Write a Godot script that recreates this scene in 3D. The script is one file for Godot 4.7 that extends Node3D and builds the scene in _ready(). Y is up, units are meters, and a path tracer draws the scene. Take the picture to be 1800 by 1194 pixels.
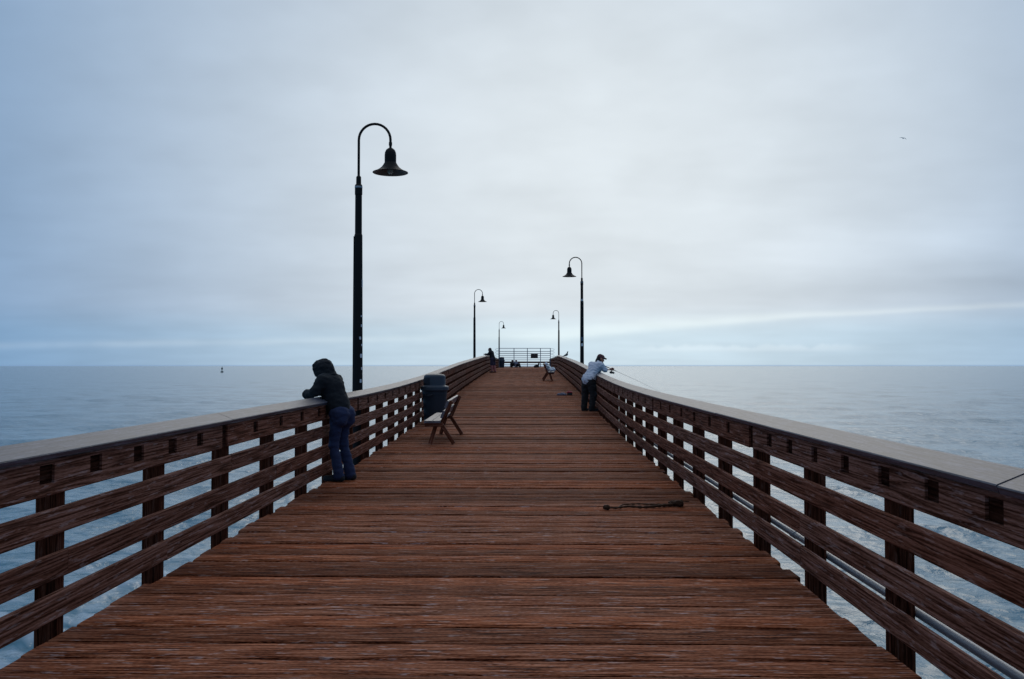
extends Node3D
# A wooden fishing pier running out to sea under an overcast evening sky.
# x to the right, y up, the pier runs along -z. "d" is the distance ahead of the camera (d = -z).

const EYE := 1.6
const SEA := -6.0

var rng := RandomNumberGenerator.new()
var mats := {}
var taken := {}

# ------------------------------------------------------------------ mesh helper
class Shape:
	var v := PackedVector3Array()
	var n := PackedVector3Array()
	var uv := PackedVector2Array()
	var col := PackedColorArray()
	var ix := PackedInt32Array()
	var colored := false

	func vert(p: Vector3, nn: Vector3, t: Vector2, c := Color.WHITE) -> int:
		v.append(p); n.append(nn); uv.append(t); col.append(c)
		return v.size() - 1

	func tri_i(a: int, b: int, c: int) -> void:
		# front faces run clockwise
		if (v[b] - v[a]).cross(v[c] - v[a]).dot(n[a] + n[b] + n[c]) > 0.0:
			ix.append(a); ix.append(c); ix.append(b)
		else:
			ix.append(a); ix.append(b); ix.append(c)

	func quad(a: Vector3, b: Vector3, c: Vector3, d: Vector3, nn: Vector3, ta := Vector2.ZERO, tb := Vector2.RIGHT, tc := Vector2.ONE, td := Vector2.DOWN) -> void:
		var k := vert(a, nn, ta); vert(b, nn, tb); vert(c, nn, tc); vert(d, nn, td)
		tri_i(k, k + 1, k + 2); tri_i(k, k + 2, k + 3)

	# a closed box with chamfered long edges; size s, centre c, the long axis is x, texture along it
	func beam(c: Vector3, s: Vector3, ch: float, uo := Vector2.ZERO, us := Vector2(0.2, 0.5), bas := Basis.IDENTITY) -> void:
		var hy := s.y / 2; var hz := s.z / 2
		var pr := [Vector2(-hz + ch, hy), Vector2(hz - ch, hy), Vector2(hz, hy - ch), Vector2(hz, -hy + ch), Vector2(hz - ch, -hy), Vector2(-hz + ch, -hy), Vector2(-hz, -hy + ch), Vector2(-hz, hy - ch)]
		var per := 0.0
		for i in 8:
			var p: Vector2 = pr[i]; var q: Vector2 = pr[(i + 1) % 8]
			var l := p.distance_to(q)
			var mid := (p + q) / 2
			var nn := (bas * Vector3(0, q.x - p.x, -(q.y - p.y))).normalized()
			var e := q - p
			nn = Vector3(0, e.x, -e.y)
			if nn.dot(Vector3(0, mid.y, mid.x)) < 0: nn = -nn
			nn = (bas * nn).normalized()
			var x0 := -s.x / 2; var x1 := s.x / 2
			quad(c + bas * Vector3(x0, p.y, p.x), c + bas * Vector3(x1, p.y, p.x), c + bas * Vector3(x1, q.y, q.x), c + bas * Vector3(x0, q.y, q.x), nn,
				uo + Vector2(0, per * us.y), uo + Vector2(s.x * us.x, per * us.y), uo + Vector2(s.x * us.x, (per + l) * us.y), uo + Vector2(0, (per + l) * us.y))
			per += l
		for sx in [-1.0, 1.0]:
			var nn := bas * Vector3(sx, 0, 0)
			var k := v.size()
			for p in pr:
				vert(c + bas * Vector3(sx * s.x / 2, p.y, p.x), nn, uo + Vector2(p.x * us.x * 2, (p.y + 0.5) * us.y))
			for i in range(1, 7): tri_i(k, k + i, k + i + 1)

	# revolve (radius, height) pairs about the vertical axis at c
	func lathe(pr: Array, c: Vector3, seg := 24) -> void:
		for i in pr.size() - 1:
			var p: Vector2 = pr[i]; var q: Vector2 = pr[i + 1]
			var e := q - p
			var nn := Vector2(e.y, -e.x).normalized()
			var k := v.size()
			for a in seg + 1:
				var t := TAU * a / seg
				var dir := Vector3(cos(t), 0, sin(t))
				var nrm := dir * nn.x + Vector3(0, nn.y, 0)
				vert(c + dir * p.x + Vector3(0, p.y, 0), nrm, Vector2(float(a) / seg, p.y))
				vert(c + dir * q.x + Vector3(0, q.y, 0), nrm, Vector2(float(a) / seg, q.y))
			for a in seg:
				var b := k + a * 2
				if p.x > 0.0001: tri_i(b, b + 2, b + 1)
				if q.x > 0.0001: tri_i(b + 2, b + 3, b + 1)

	# a round tube along a path with a radius at each point, ends closed
	func tube(path: Array, rad: Array, seg := 10) -> void:
		var k := v.size()
		var side := Vector3.ZERO
		for i in path.size():
			var t: Vector3 = (path[min(i + 1, path.size() - 1)] - path[max(i - 1, 0)]).normalized()
			if side == Vector3.ZERO:
				side = t.cross(Vector3(0.3, 0.2, 0.93)).normalized()
			side = (side - t * side.dot(t)).normalized()
			var up := t.cross(side)
			for a in seg + 1:
				var w := TAU * a / seg
				var dir := side * cos(w) + up * sin(w)
				vert(path[i] + dir * rad[i], dir, Vector2(float(a) / seg, i * 0.1))
		for i in path.size() - 1:
			for a in seg:
				var b := k + i * (seg + 1) + a
				tri_i(b, b + 1, b + seg + 1); tri_i(b + 1, b + seg + 2, b + seg + 1)
		for e in [0, path.size() - 1]:
			var t: Vector3 = (path[1] - path[0]).normalized() * -1.0 if e == 0 else (path[e] - path[e - 1]).normalized()
			var b := vert(path[e], t, Vector2.ZERO)
			for a in seg + 1: vert(v[k + e * (seg + 1) + a], t, Vector2.ZERO)
			for a in seg: tri_i(b, b + 1 + a, b + 2 + a)

	func mesh() -> ArrayMesh:
		var a := []
		a.resize(Mesh.ARRAY_MAX)
		a[Mesh.ARRAY_VERTEX] = v; a[Mesh.ARRAY_NORMAL] = n; a[Mesh.ARRAY_TEX_UV] = uv; a[Mesh.ARRAY_INDEX] = ix
		if colored: a[Mesh.ARRAY_COLOR] = col
		var m := ArrayMesh.new()
		m.add_surface_from_arrays(Mesh.PRIMITIVE_TRIANGLES, a)
		return m

	# Smoothly joined tapered capsules meshed as surface nets. bones: [from, to, radius from, radius to]
	func flesh(bones: Array, cell: float, k: float, fold := 0.0, fold_size := 6.0) -> void:
		var lo := Vector3(1e9, 1e9, 1e9); var hi := -lo
		for b in bones:
			var r: float = max(b[2], b[3]) + k + cell * 3
			for p in [b[0], b[1]]:
				lo = lo.min(p - Vector3(r, r, r)); hi = hi.max(p + Vector3(r, r, r))
		var nx := int((hi.x - lo.x) / cell) + 2
		var ny := int((hi.y - lo.y) / cell) + 2
		var nz := int((hi.z - lo.z) / cell) + 2
		var f := PackedFloat32Array(); f.resize(nx * ny * nz); f.fill(0.4)
		for b in bones:
			var pa: Vector3 = b[0]; var ab: Vector3 = b[1] - b[0]
			var ra: float = b[2]; var rb: float = b[3]
			var ll: float = max(ab.length_squared(), 1e-9)
			var r: float = max(ra, rb) + k + cell * 2.5
			var l3: Vector3 = (pa.min(b[1]) - Vector3(r, r, r) - lo) / cell
			var h3: Vector3 = (pa.max(b[1]) + Vector3(r, r, r) - lo) / cell
			for z in range(max(0, int(l3.z)), min(nz, int(h3.z) + 2)):
				for y in range(max(0, int(l3.y)), min(ny, int(h3.y) + 2)):
					var row := (z * ny + y) * nx
					for x in range(max(0, int(l3.x)), min(nx, int(h3.x) + 2)):
						var p := lo + Vector3(x, y, z) * cell - pa
						var t := clampf(p.dot(ab) / ll, 0.0, 1.0)
						var d := (p - ab * t).length() - ra - (rb - ra) * t
						var o := f[row + x]
						var h := k - absf(d - o)
						f[row + x] = minf(d, o) - (h * h / k * 0.25 if h > 0.0 else 0.0)
		var noise := FastNoiseLite.new(); noise.frequency = 1.0; noise.seed = 5; noise.fractal_octaves = 2
		var at := PackedInt32Array(); at.resize(nx * ny * nz); at.fill(-1)
		var st := [0, 1, nx, nx + 1, nx * ny, nx * ny + 1, nx * ny + nx, nx * ny + nx + 1]
		var edges := [[0, 1], [2, 3], [4, 5], [6, 7], [0, 2], [1, 3], [4, 6], [5, 7], [0, 4], [1, 5], [2, 6], [3, 7]]
		var lim := cell * 2.2
		for z in nz - 1:
			for y in ny - 1:
				var row := (z * ny + y) * nx
				for x in nx - 1:
					var i0 := row + x
					if absf(f[i0]) > lim: continue
					var c := [f[i0], f[i0 + 1], f[i0 + nx], f[i0 + nx + 1], f[i0 + st[4]], f[i0 + st[5]], f[i0 + st[6]], f[i0 + st[7]]]
					var m := 0
					for q in 8:
						if c[q] < 0.0: m += 1
					if m == 0 or m == 8: continue
					var s := Vector3.ZERO; var cnt := 0
					for e in edges:
						var va: float = c[e[0]]; var vb: float = c[e[1]]
						if (va < 0.0) != (vb < 0.0):
							var t := va / (va - vb)
							var A := Vector3(e[0] & 1, (e[0] >> 1) & 1, e[0] >> 2)
							var B := Vector3(e[1] & 1, (e[1] >> 1) & 1, e[1] >> 2)
							s += A.lerp(B, t); cnt += 1
					var g := Vector3(c[1] + c[3] + c[5] + c[7] - c[0] - c[2] - c[4] - c[6], c[2] + c[3] + c[6] + c[7] - c[0] - c[1] - c[4] - c[5], c[4] + c[5] + c[6] + c[7] - c[0] - c[1] - c[2] - c[3]).normalized()
					var p := lo + (Vector3(x, y, z) + s / cnt) * cell
					if fold > 0.0:
						p += g * fold * noise.get_noise_3d(p.x * fold_size, p.y * fold_size * 1.8, p.z * fold_size)
					at[i0] = vert(p, g, Vector2(p.x + p.z, p.y))
		for z in range(1, nz - 1):
			for y in range(1, ny - 1):
				var row := (z * ny + y) * nx
				for x in range(1, nx - 1):
					var i0 := row + x
					if at[i0] < 0: continue
					var neg := f[i0] < 0.0
					if neg != (f[i0 + 1] < 0.0): face(at[i0], at[i0 - nx], at[i0 - nx - st[4]], at[i0 - st[4]])
					if neg != (f[i0 + nx] < 0.0): face(at[i0], at[i0 - 1], at[i0 - 1 - st[4]], at[i0 - st[4]])
					if neg != (f[i0 + st[4]] < 0.0): face(at[i0], at[i0 - 1], at[i0 - 1 - nx], at[i0 - nx])
		# normals from the moved faces
		if fold > 0.0:
			var acc := PackedVector3Array(); acc.resize(v.size())
			for t in range(0, ix.size(), 3):
				var nn := (v[ix[t + 2]] - v[ix[t]]).cross(v[ix[t + 1]] - v[ix[t]])
				acc[ix[t]] += nn; acc[ix[t + 1]] += nn; acc[ix[t + 2]] += nn
			for i in acc.size():
				if acc[i] != Vector3.ZERO: n[i] = acc[i].normalized()

	func face(a: int, b: int, c: int, d: int) -> void:
		if a < 0 or b < 0 or c < 0 or d < 0: return
		tri_i(a, b, c); tri_i(a, c, d)

# ------------------------------------------------------------------ naming helpers
func numbered(called: String) -> String:
	if not taken.has(called):
		taken[called] = 0
		return called
	taken[called] += 1
	return "%s_%03d" % [called, taken[called]]

func thing(called: String, label: String, category: String, at := Vector3.ZERO, group := "") -> Node3D:
	var o := Node3D.new()
	o.name = numbered(called)
	add_child(o)
	o.position = at
	tag(o, label, category, group)
	return o

func tag(o: Node, label: String, category: String, group := "") -> void:
	o.set_meta("label", label)
	if category: o.set_meta("category", category)
	if group: o.set_meta("group", group)

func part(called: String, mesh: Mesh, m: Material, parent: Node = null, at := Vector3.ZERO, bas := Basis.IDENTITY) -> MeshInstance3D:
	var o := MeshInstance3D.new()
	o.mesh = mesh
	o.material_override = m
	if parent == null:
		o.name = numbered(called)
		add_child(o)
	else:
		o.name = called
		parent.add_child(o, true)
	o.transform = Transform3D(bas, at)
	return o

# ------------------------------------------------------------------ the lie of the pier
const HT := [[-12.0, 0.0], [11.0, 0.0], [15.0, 0.01], [20.1, 0.06], [24.2, 0.14], [31.0, 0.34], [39.1, 0.58], [50.0, 0.85], [64.0, 1.153], [90.0, 1.29], [116.0, 1.385], [142.0, 1.42]]

func deck_y(d: float) -> float:
	if d <= HT[0][0]: return HT[0][1]
	for i in HT.size() - 1:
		if d <= HT[i + 1][0]:
			var t: float = (d - HT[i][0]) / (HT[i + 1][0] - HT[i][0])
			return cubic_interpolate_in_time(HT[i][1], HT[i + 1][1], HT[max(i - 1, 0)][1], HT[min(i + 2, HT.size() - 1)][1], t,
				HT[i + 1][0] - HT[i][0], HT[max(i - 1, 0)][0] - HT[i][0] - (0.001 if i == 0 else 0.0), HT[min(i + 2, HT.size() - 1)][0] - HT[i][0] + 0.001)
	return HT[-1][1]

func slope(d: float) -> float:
	return (deck_y(d + 0.3) - deck_y(d - 0.3)) / 0.6

# inner face of the railing on side s (-1 left, 1 right)
func edge_x(d: float, s: int) -> float:
	var t := clampf((d - 64.0) / 52.0, 0.0, 1.5)
	return -2.80 - 0.90 * t if s < 0 else 2.03 + 0.72 * t

# ------------------------------------------------------------------ materials
func lin(r: float, g: float, b: float) -> Color:
	return Color(r, g, b).linear_to_srgb()

func plain(name_: String, c: Color, rough: float, metal := 0.0, spec := 0.5) -> StandardMaterial3D:
	var m := StandardMaterial3D.new()
	m.resource_name = name_
	m.albedo_color = c
	m.roughness = rough
	m.metallic = metal
	m.metallic_specular = spec
	mats[name_] = m
	return m

# weathered wood: 1024 x 1024 pixels, grain along u. Returns [colour, height]
func wood(seed_: int, dark: Vector3, mid: Vector3, pale: Vector3, worn: Vector3, worn_share: float, knots: int, fibre := 0.45) -> Array:
	var w := 1024; var h := 1024
	var n1 := FastNoiseLite.new(); n1.seed = seed_; n1.frequency = 1.0; n1.fractal_octaves = 2
	var n2 := FastNoiseLite.new(); n2.seed = seed_ + 7; n2.frequency = 1.0; n2.fractal_type = FastNoiseLite.FRACTAL_NONE
	var n3 := FastNoiseLite.new(); n3.seed = seed_ + 13; n3.frequency = 1.0; n3.fractal_octaves = 3
	var r := RandomNumberGenerator.new(); r.seed = seed_
	var ks := []
	for i in knots: ks.append(Vector3(r.randf() * w, r.randf() * h, r.randf_range(5.0, 11.0)))
	var buckets := {}
	for kn in ks:
		for by in range(int((kn.y - 45) / 64), int((kn.y + 45) / 64) + 1):
			if not buckets.has(by): buckets[by] = []
			buckets[by].append(kn)
	var ca := PackedByteArray(); ca.resize(w * h * 3)
	var ha := PackedByteArray(); ha.resize(w * h)
	var i3 := 0; var i1 := 0
	for y in h:
		var near: Array = buckets.get(y / 64, [])
		for x in w:
			var yy := float(y)
			var ring := 0.0
			for kn in near:
				var dx: float = (x - kn.x) / 2.6; var dy: float = yy - kn.y
				var q: float = (dx * dx + dy * dy) / (kn.z * kn.z)
				if q < 14.0:
					var e: float = exp(-q * 0.45)
					yy += e * dy * 1.5
					ring = max(ring, exp(-q * 1.6))
			var g := n1.get_noise_2d(x * 0.008, yy * 0.11)            # broad growth bands
			var fi := n2.get_noise_2d(x * 0.10, yy * 0.55)            # fine fibres
			var pa := n3.get_noise_2d(x * 0.020 + 300.0, y * 0.042)    # patches
			var wr := smoothstep(0.30 - worn_share, 0.46 - worn_share, pa + fi * 0.20 + g * 0.12)
			var t := clampf(0.5 + g * 0.95 + fi * fibre, 0.0, 1.0)
			var c := dark.lerp(mid, minf(t * 2.0, 1.0)).lerp(pale, maxf(t * 2.0 - 1.0, 0.0))
			c = c.lerp(worn * (0.75 + 0.5 * t), wr * 0.62)
			c = c.lerp(dark * 0.6, ring * 0.75)
			var crack := smoothstep(0.55, 0.75, absf(fi) + 0.18 * g) * fibre * 1.1
			c *= 1.0 - crack * 0.8
			ca[i3] = int(clampf(lin1(c.x), 0, 1) * 255.0); ca[i3 + 1] = int(clampf(lin1(c.y), 0, 1) * 255.0); ca[i3 + 2] = int(clampf(lin1(c.z), 0, 1) * 255.0)
			ha[i1] = int(clampf(0.5 + g * 0.28 + fi * 0.22 - crack * 0.5 + ring * 0.15, 0.0, 1.0) * 255.0)
			i3 += 3; i1 += 1
	return [ImageTexture.create_from_image(Image.create_from_data(w, h, false, Image.FORMAT_RGB8, ca)), ImageTexture.create_from_image(Image.create_from_data(w, h, false, Image.FORMAT_L8, ha))]

func lin1(c: float) -> float:
	return 12.92 * c if c <= 0.0031308 else 1.055 * pow(c, 1.0 / 2.4) - 0.055

func wooden(name_: String, tex: Array, tint: Color, rough: float, relief: float) -> StandardMaterial3D:
	var m := plain(name_, tint, rough, 0.0, 0.1)
	m.albedo_texture = tex[0]
	m.heightmap_enabled = true
	m.heightmap_texture = tex[1]
	m.heightmap_scale = relief
	return m

func make_materials() -> void:
	var deck := wood(11, Vector3(0.042, 0.009, 0.004), Vector3(0.28, 0.082, 0.036), Vector3(0.50, 0.205, 0.115), Vector3(0.50, 0.36, 0.33), -0.08, 60)
	var rail := wood(23, Vector3(0.055, 0.017, 0.009), Vector3(0.185, 0.076, 0.048), Vector3(0.31, 0.150, 0.108), Vector3(0.34, 0.225, 0.20), -0.03, 44, 0.25)
	var tints := [lin(0.85, 0.85, 0.86), lin(0.60, 0.58, 0.57), lin(1.0, 0.92, 0.84), lin(0.86, 0.93, 1.0), lin(0.42, 0.38, 0.36), lin(0.92, 0.76, 0.64)]
	for i in tints.size():
		wooden("deck_wood_%d" % i, deck, tints[i], 0.7, 0.4)
	var rt := [lin(0.9, 0.9, 0.92), lin(0.72, 0.68, 0.68), lin(0.85, 0.72, 0.66)]
	for i in rt.size():
		wooden("rail_wood_%d" % i, rail, rt[i], 0.72, 0.4)
	wooden("post_wood", rail, lin(0.42, 0.26, 0.2), 0.7, 0.5)
	wooden("end_grain", rail, lin(0.16, 0.12, 0.1), 0.9, 0.3)
	wooden("bench_wood", rail, lin(0.8, 0.62, 0.52), 0.5, 0.3)
	wooden("pile_wood", rail, lin(0.4, 0.34, 0.3), 0.85, 0.8)
	var cap := wood(41, Vector3(0.085, 0.072, 0.072), Vector3(0.15, 0.132, 0.135), Vector3(0.20, 0.18, 0.186), Vector3(0.25, 0.23, 0.24), 0.05, 8)
	wooden("cap_wood", cap, lin(0.42, 0.47, 0.60), 0.42, 0.12).metallic_specular = 0.42
	wooden("bench_slat_wood", cap, lin(1.0, 0.96, 1.0), 0.4, 0.2).metallic_specular = 0.45
	plain("lamp_paint", lin(0.010, 0.009, 0.009), 0.6, 0.0, 0.3)
	plain("lamp_shade_inside", lin(0.13, 0.10, 0.075), 0.55)
	plain("galvanised", lin(0.30, 0.32, 0.34), 0.45, 0.6)
	plain("pipe_grey", lin(0.34, 0.36, 0.39), 0.35)
	plain("gate_steel", lin(0.13, 0.16, 0.22), 0.5, 0.2)
	plain("sticker_white", lin(0.62, 0.65, 0.68), 0.6)
	plain("sticker_blue", lin(0.05, 0.09, 0.14), 0.6)
	plain("glass_bulb", lin(0.5, 0.45, 0.36), 0.15)
	plain("sign_brown", lin(0.03, 0.016, 0.012), 0.6)
	plain("bin_blue", lin(0.022, 0.027, 0.036), 0.5, 0.0, 0.35)
	plain("bin_lid", lin(0.040, 0.050, 0.066), 0.45, 0.0, 0.4)
	plain("skin", lin(0.46, 0.17, 0.10), 0.55)
	plain("skin_pale", lin(0.42, 0.22, 0.17), 0.55)
	var cloth := FastNoiseLite.new(); cloth.frequency = 0.05; cloth.fractal_octaves = 3; cloth.seed = 3
	var cn := NoiseTexture2D.new(); cn.width = 256; cn.height = 256; cn.seamless = true; cn.noise = cloth
	for c in [["hoodie_navy", lin(0.004, 0.005, 0.008)], ["denim", lin(0.016, 0.024, 0.068)], ["shoe_black", lin(0.012, 0.011, 0.012)], ["trouser_black", lin(0.014, 0.011, 0.011)],
			["shirt_pale", lin(0.62, 0.62, 0.68)], ["teal_cloth", lin(0.02, 0.085, 0.09)], ["cap_maroon", lin(0.10, 0.035, 0.035)], ["hair_dark", lin(0.014, 0.010, 0.009)],
			["jacket_black", lin(0.010, 0.009, 0.011)], ["legging_pink", lin(0.36, 0.13, 0.12)], ["skirt_plum", lin(0.035, 0.025, 0.05)], ["cloth_grey", lin(0.17, 0.18, 0.23)],
			["bag_black", lin(0.014, 0.013, 0.016)]]:
		var m := plain(c[0], c[1], 0.9)
		m.rim_enabled = true; m.rim = 0.15; m.rim_tint = 0.6
		m.heightmap_enabled = true; m.heightmap_texture = cn; m.heightmap_scale = 0.35
		m.uv1_scale = Vector3(5, 5, 5)
	plain("plastic_white", lin(0.66, 0.70, 0.74), 0.4)
	plain("plastic_teal", lin(0.10, 0.22, 0.24), 0.4)
	plain("red_paint", lin(0.36, 0.02, 0.04), 0.4)
	plain("black_rubber", lin(0.012, 0.011, 0.011), 0.6)
	plain("kelp", lin(0.045, 0.020, 0.010), 0.7, 0.0, 0.25)
	plain("rod_black", lin(0.015, 0.015, 0.017), 0.35)
	plain("gull_white", lin(0.62, 0.66, 0.70), 0.8)
	plain("gull_grey", lin(0.42, 0.46, 0.50), 0.8)
	plain("bird_dark", lin(0.035, 0.05, 0.055), 0.8)
	plain("buoy_green", lin(0.012, 0.05, 0.05), 0.6)

# ------------------------------------------------------------------ sky
func sky_color(az: float, el: float, n: FastNoiseLite, fine: bool) -> Color:
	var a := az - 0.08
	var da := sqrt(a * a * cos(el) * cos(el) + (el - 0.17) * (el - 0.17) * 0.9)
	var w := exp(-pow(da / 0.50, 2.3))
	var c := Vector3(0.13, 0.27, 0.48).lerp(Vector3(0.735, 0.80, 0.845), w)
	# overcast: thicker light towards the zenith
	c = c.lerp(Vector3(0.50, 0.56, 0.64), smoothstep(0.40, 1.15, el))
	# long soft bands of cloud, seen ever flatter towards the horizon
	var dx := sin(az) * cos(el); var dz := -cos(az) * cos(el)
	var up := maxf(sin(el), 0.0) + 0.10
	var f := n.get_noise_3d(dx / up * 0.5, dz / up * 0.8, 0.0) + 0.5 * n.get_noise_3d(dx / up * 1.6, dz / up * 2.4, 9.0)
	c *= 1.0 + 0.075 * f + 0.07 * n.get_noise_3d(dx * 7.0, sin(el) * 14.0, dz * 7.0)
	if fine:
		var keep := smoothstep(0.95, 0.70, absf(az))
		var low := smoothstep(0.066, 0.028, el)
		var mid := smoothstep(0.5, 0.1, absf(az - 0.1))
		# clear air below the cloud base
		c = c.lerp(Vector3(c.x * 0.88, c.y * 0.97 + 0.005, c.z * 1.0 + 0.012), low * keep)
		# bright edge of the cloud base on the right
		var t := clampf((az - 0.02) / 0.5, 0.0, 1.0)
		var line := lerpf(0.031, 0.056, 1.0 - (1.0 - t) * (1.0 - t))
		var sg := lerpf(0.0085, 0.0028, smoothstep(0.0, 0.7, t))
		var q := (el - line + 0.0015 * n.get_noise_2d(az * 9.0, 3.0)) / sg
		var below := 0.55 if q < 0.0 else 1.4
		var band := exp(-q * q / below) * smoothstep(-0.12, 0.03, az) * smoothstep(0.95, 0.6, az)
		c += Vector3(0.15, 0.14, 0.10) * band * (1.0 - 0.45 * t)
		# darker bank above it
		var q2 := (el - 0.078 - 0.004 * n.get_noise_2d(az * 5.0, 8.0)) / (0.013 + 0.004 * t)
		c *= 1.0 - 0.10 * exp(-q2 * q2) * smoothstep(0.14, 0.34, az) * keep
		var q4 := (el - 0.118) / 0.018
		c *= 1.0 + 0.06 * exp(-q4 * q4) * smoothstep(0.10, 0.3, az) * keep
		# pale streak low on the left
		var ll := 0.030 + 0.026 * (az + 0.08)
		var q3 := (el - ll + 0.001 * n.get_noise_2d(az * 12.0, 1.0)) / 0.0035
		c += Vector3(0.085, 0.075, 0.055) * exp(-q3 * q3) * smoothstep(-0.75, -0.5, az) * smoothstep(0.0, -0.15, az) * (0.7 + 0.5 * n.get_noise_2d(az * 14.0, 2.0))
		# row of small far cloud tops on the right
		var top := 0.0195 + 0.0045 * n.get_noise_2d(az * 42.0, 5.0)
		var puff := smoothstep(top + 0.0022, top - 0.0012, el) * smoothstep(0.0125, 0.0175, el) * smoothstep(0.10, 0.15, az) * smoothstep(0.37, 0.30, az)
		c += Vector3(0.075, 0.065, 0.055) * puff
	return Color(maxf(c.x, 0.0), maxf(c.y, 0.0), maxf(c.z, 0.0))

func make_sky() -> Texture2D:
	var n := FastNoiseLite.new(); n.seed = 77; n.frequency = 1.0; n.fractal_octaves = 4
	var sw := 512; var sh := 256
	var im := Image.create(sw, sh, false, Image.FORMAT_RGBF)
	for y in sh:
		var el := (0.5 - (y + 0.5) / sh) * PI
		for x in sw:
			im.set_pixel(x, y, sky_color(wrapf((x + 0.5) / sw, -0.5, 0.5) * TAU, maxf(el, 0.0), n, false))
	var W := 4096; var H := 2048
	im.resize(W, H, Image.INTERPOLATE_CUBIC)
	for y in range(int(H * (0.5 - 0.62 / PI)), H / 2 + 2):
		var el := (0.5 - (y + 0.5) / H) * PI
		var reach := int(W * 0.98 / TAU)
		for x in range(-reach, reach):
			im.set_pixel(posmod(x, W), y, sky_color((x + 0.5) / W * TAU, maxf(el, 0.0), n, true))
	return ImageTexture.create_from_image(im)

# ------------------------------------------------------------------ sea
func make_sea() -> void:
	var s := Shape.new()
	s.colored = true
	var na := FastNoiseLite.new(); na.seed = 4; na.frequency = 1.0; na.fractal_octaves = 3
	var nf := FastNoiseLite.new(); nf.seed = 9; nf.frequency = 1.0; nf.fractal_octaves = 4
	var rings := 420
	var angs := []
	var a := -1.25
	while a < 1.25:
		angs.append(a); a += 0.0065
	while a < TAU - 1.25:
		angs.append(a); a += 0.06
	angs.append(TAU - 1.25)
	var cols := angs.size()
	for r in rings + 1:
		var rad := 6.0 * pow(16000.0 / 6.0, float(r) / rings)
		for k in cols:
			var x: float = rad * sin(angs[k]); var z: float = -rad * cos(angs[k])
			var fade := 1.0 / (1.0 + rad * rad / 250000.0)
			var wob := na.get_noise_2d(x * 0.01, z * 0.01) * 6.0
			var y := 0.38 * na.get_noise_2d((x + wob) * 0.030, z * 0.13) + 0.13 * na.get_noise_2d(x * 0.11 + 50.0, z * 0.36 + wob * 0.1)
			y += 0.07 * sin(z * 0.34 + x * 0.05 + wob)
			if rad < 140.0: y += 0.045 * nf.get_noise_2d(x * 0.45, z * 0.95) * smoothstep(140.0, 40.0, rad)
			var c := Color(0.034, 0.135, 0.195)
			# churned water and foam close to the piles on the left
			if rad < 60.0:
				var near := smoothstep(9.0, 1.5, absf(x + 13.8)) * smoothstep(48.0, 30.0, -z) * smoothstep(14.0, 20.0, -z)
				var fm := smoothstep(0.10, 0.42, nf.get_noise_2d(x * 0.35, z * 0.5) + 0.55 * nf.get_noise_2d(x * 1.1, z * 1.4) + near * 0.35 - 0.25) * near
				c = c.lerp(Color(0.50, 0.58, 0.66), fm * 0.55)
				y += 0.06 * fm
			s.vert(Vector3(x, SEA + y * fade, z), Vector3.UP, Vector2(x, z) / 26.0, c)
	for r in rings:
		for k in cols - 1:
			var b := r * cols + k
			s.ix.append(b); s.ix.append(b + cols); s.ix.append(b + 1)
			s.ix.append(b + 1); s.ix.append(b + cols); s.ix.append(b + cols + 1)
	# the round patch under the eye
	var mid := s.vert(Vector3(0, SEA, 0), Vector3.UP, Vector2.ZERO, Color(0.034, 0.135, 0.195))
	for k in cols - 1:
		s.ix.append(mid); s.ix.append(k); s.ix.append(k + 1)
	var acc := PackedVector3Array(); acc.resize(s.v.size())
	for t in range(0, s.ix.size(), 3):
		var n := (s.v[s.ix[t + 2]] - s.v[s.ix[t]]).cross(s.v[s.ix[t + 1]] - s.v[s.ix[t]])
		if n.y < 0.0:
			var q := s.ix[t + 1]; s.ix[t + 1] = s.ix[t + 2]; s.ix[t + 2] = q
			n = -n
		acc[s.ix[t]] += n; acc[s.ix[t + 1]] += n; acc[s.ix[t + 2]] += n
	for i in acc.size(): s.n[i] = acc[i].normalized() if acc[i] != Vector3.ZERO else Vector3.UP
	var rip := FastNoiseLite.new(); rip.seed = 31; rip.frequency = 0.016; rip.fractal_octaves = 4; rip.fractal_gain = 0.42
	rip.domain_warp_enabled = true; rip.domain_warp_amplitude = 14.0
	var t2 := NoiseTexture2D.new(); t2.width = 1024; t2.height = 1024; t2.seamless = true; t2.noise = rip
	var m := plain("sea_water", Color.WHITE, 0.16, 0.0, 0.43)
	m.vertex_color_use_as_albedo = true
	m.heightmap_enabled = true
	m.heightmap_texture = t2
	m.heightmap_scale = 12.0
	var o := part("sea", s.mesh(), m)
	o.set_meta("kind", "structure")
	o.set_meta("label", "blue grey open sea around the pier up to the horizon")

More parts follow.
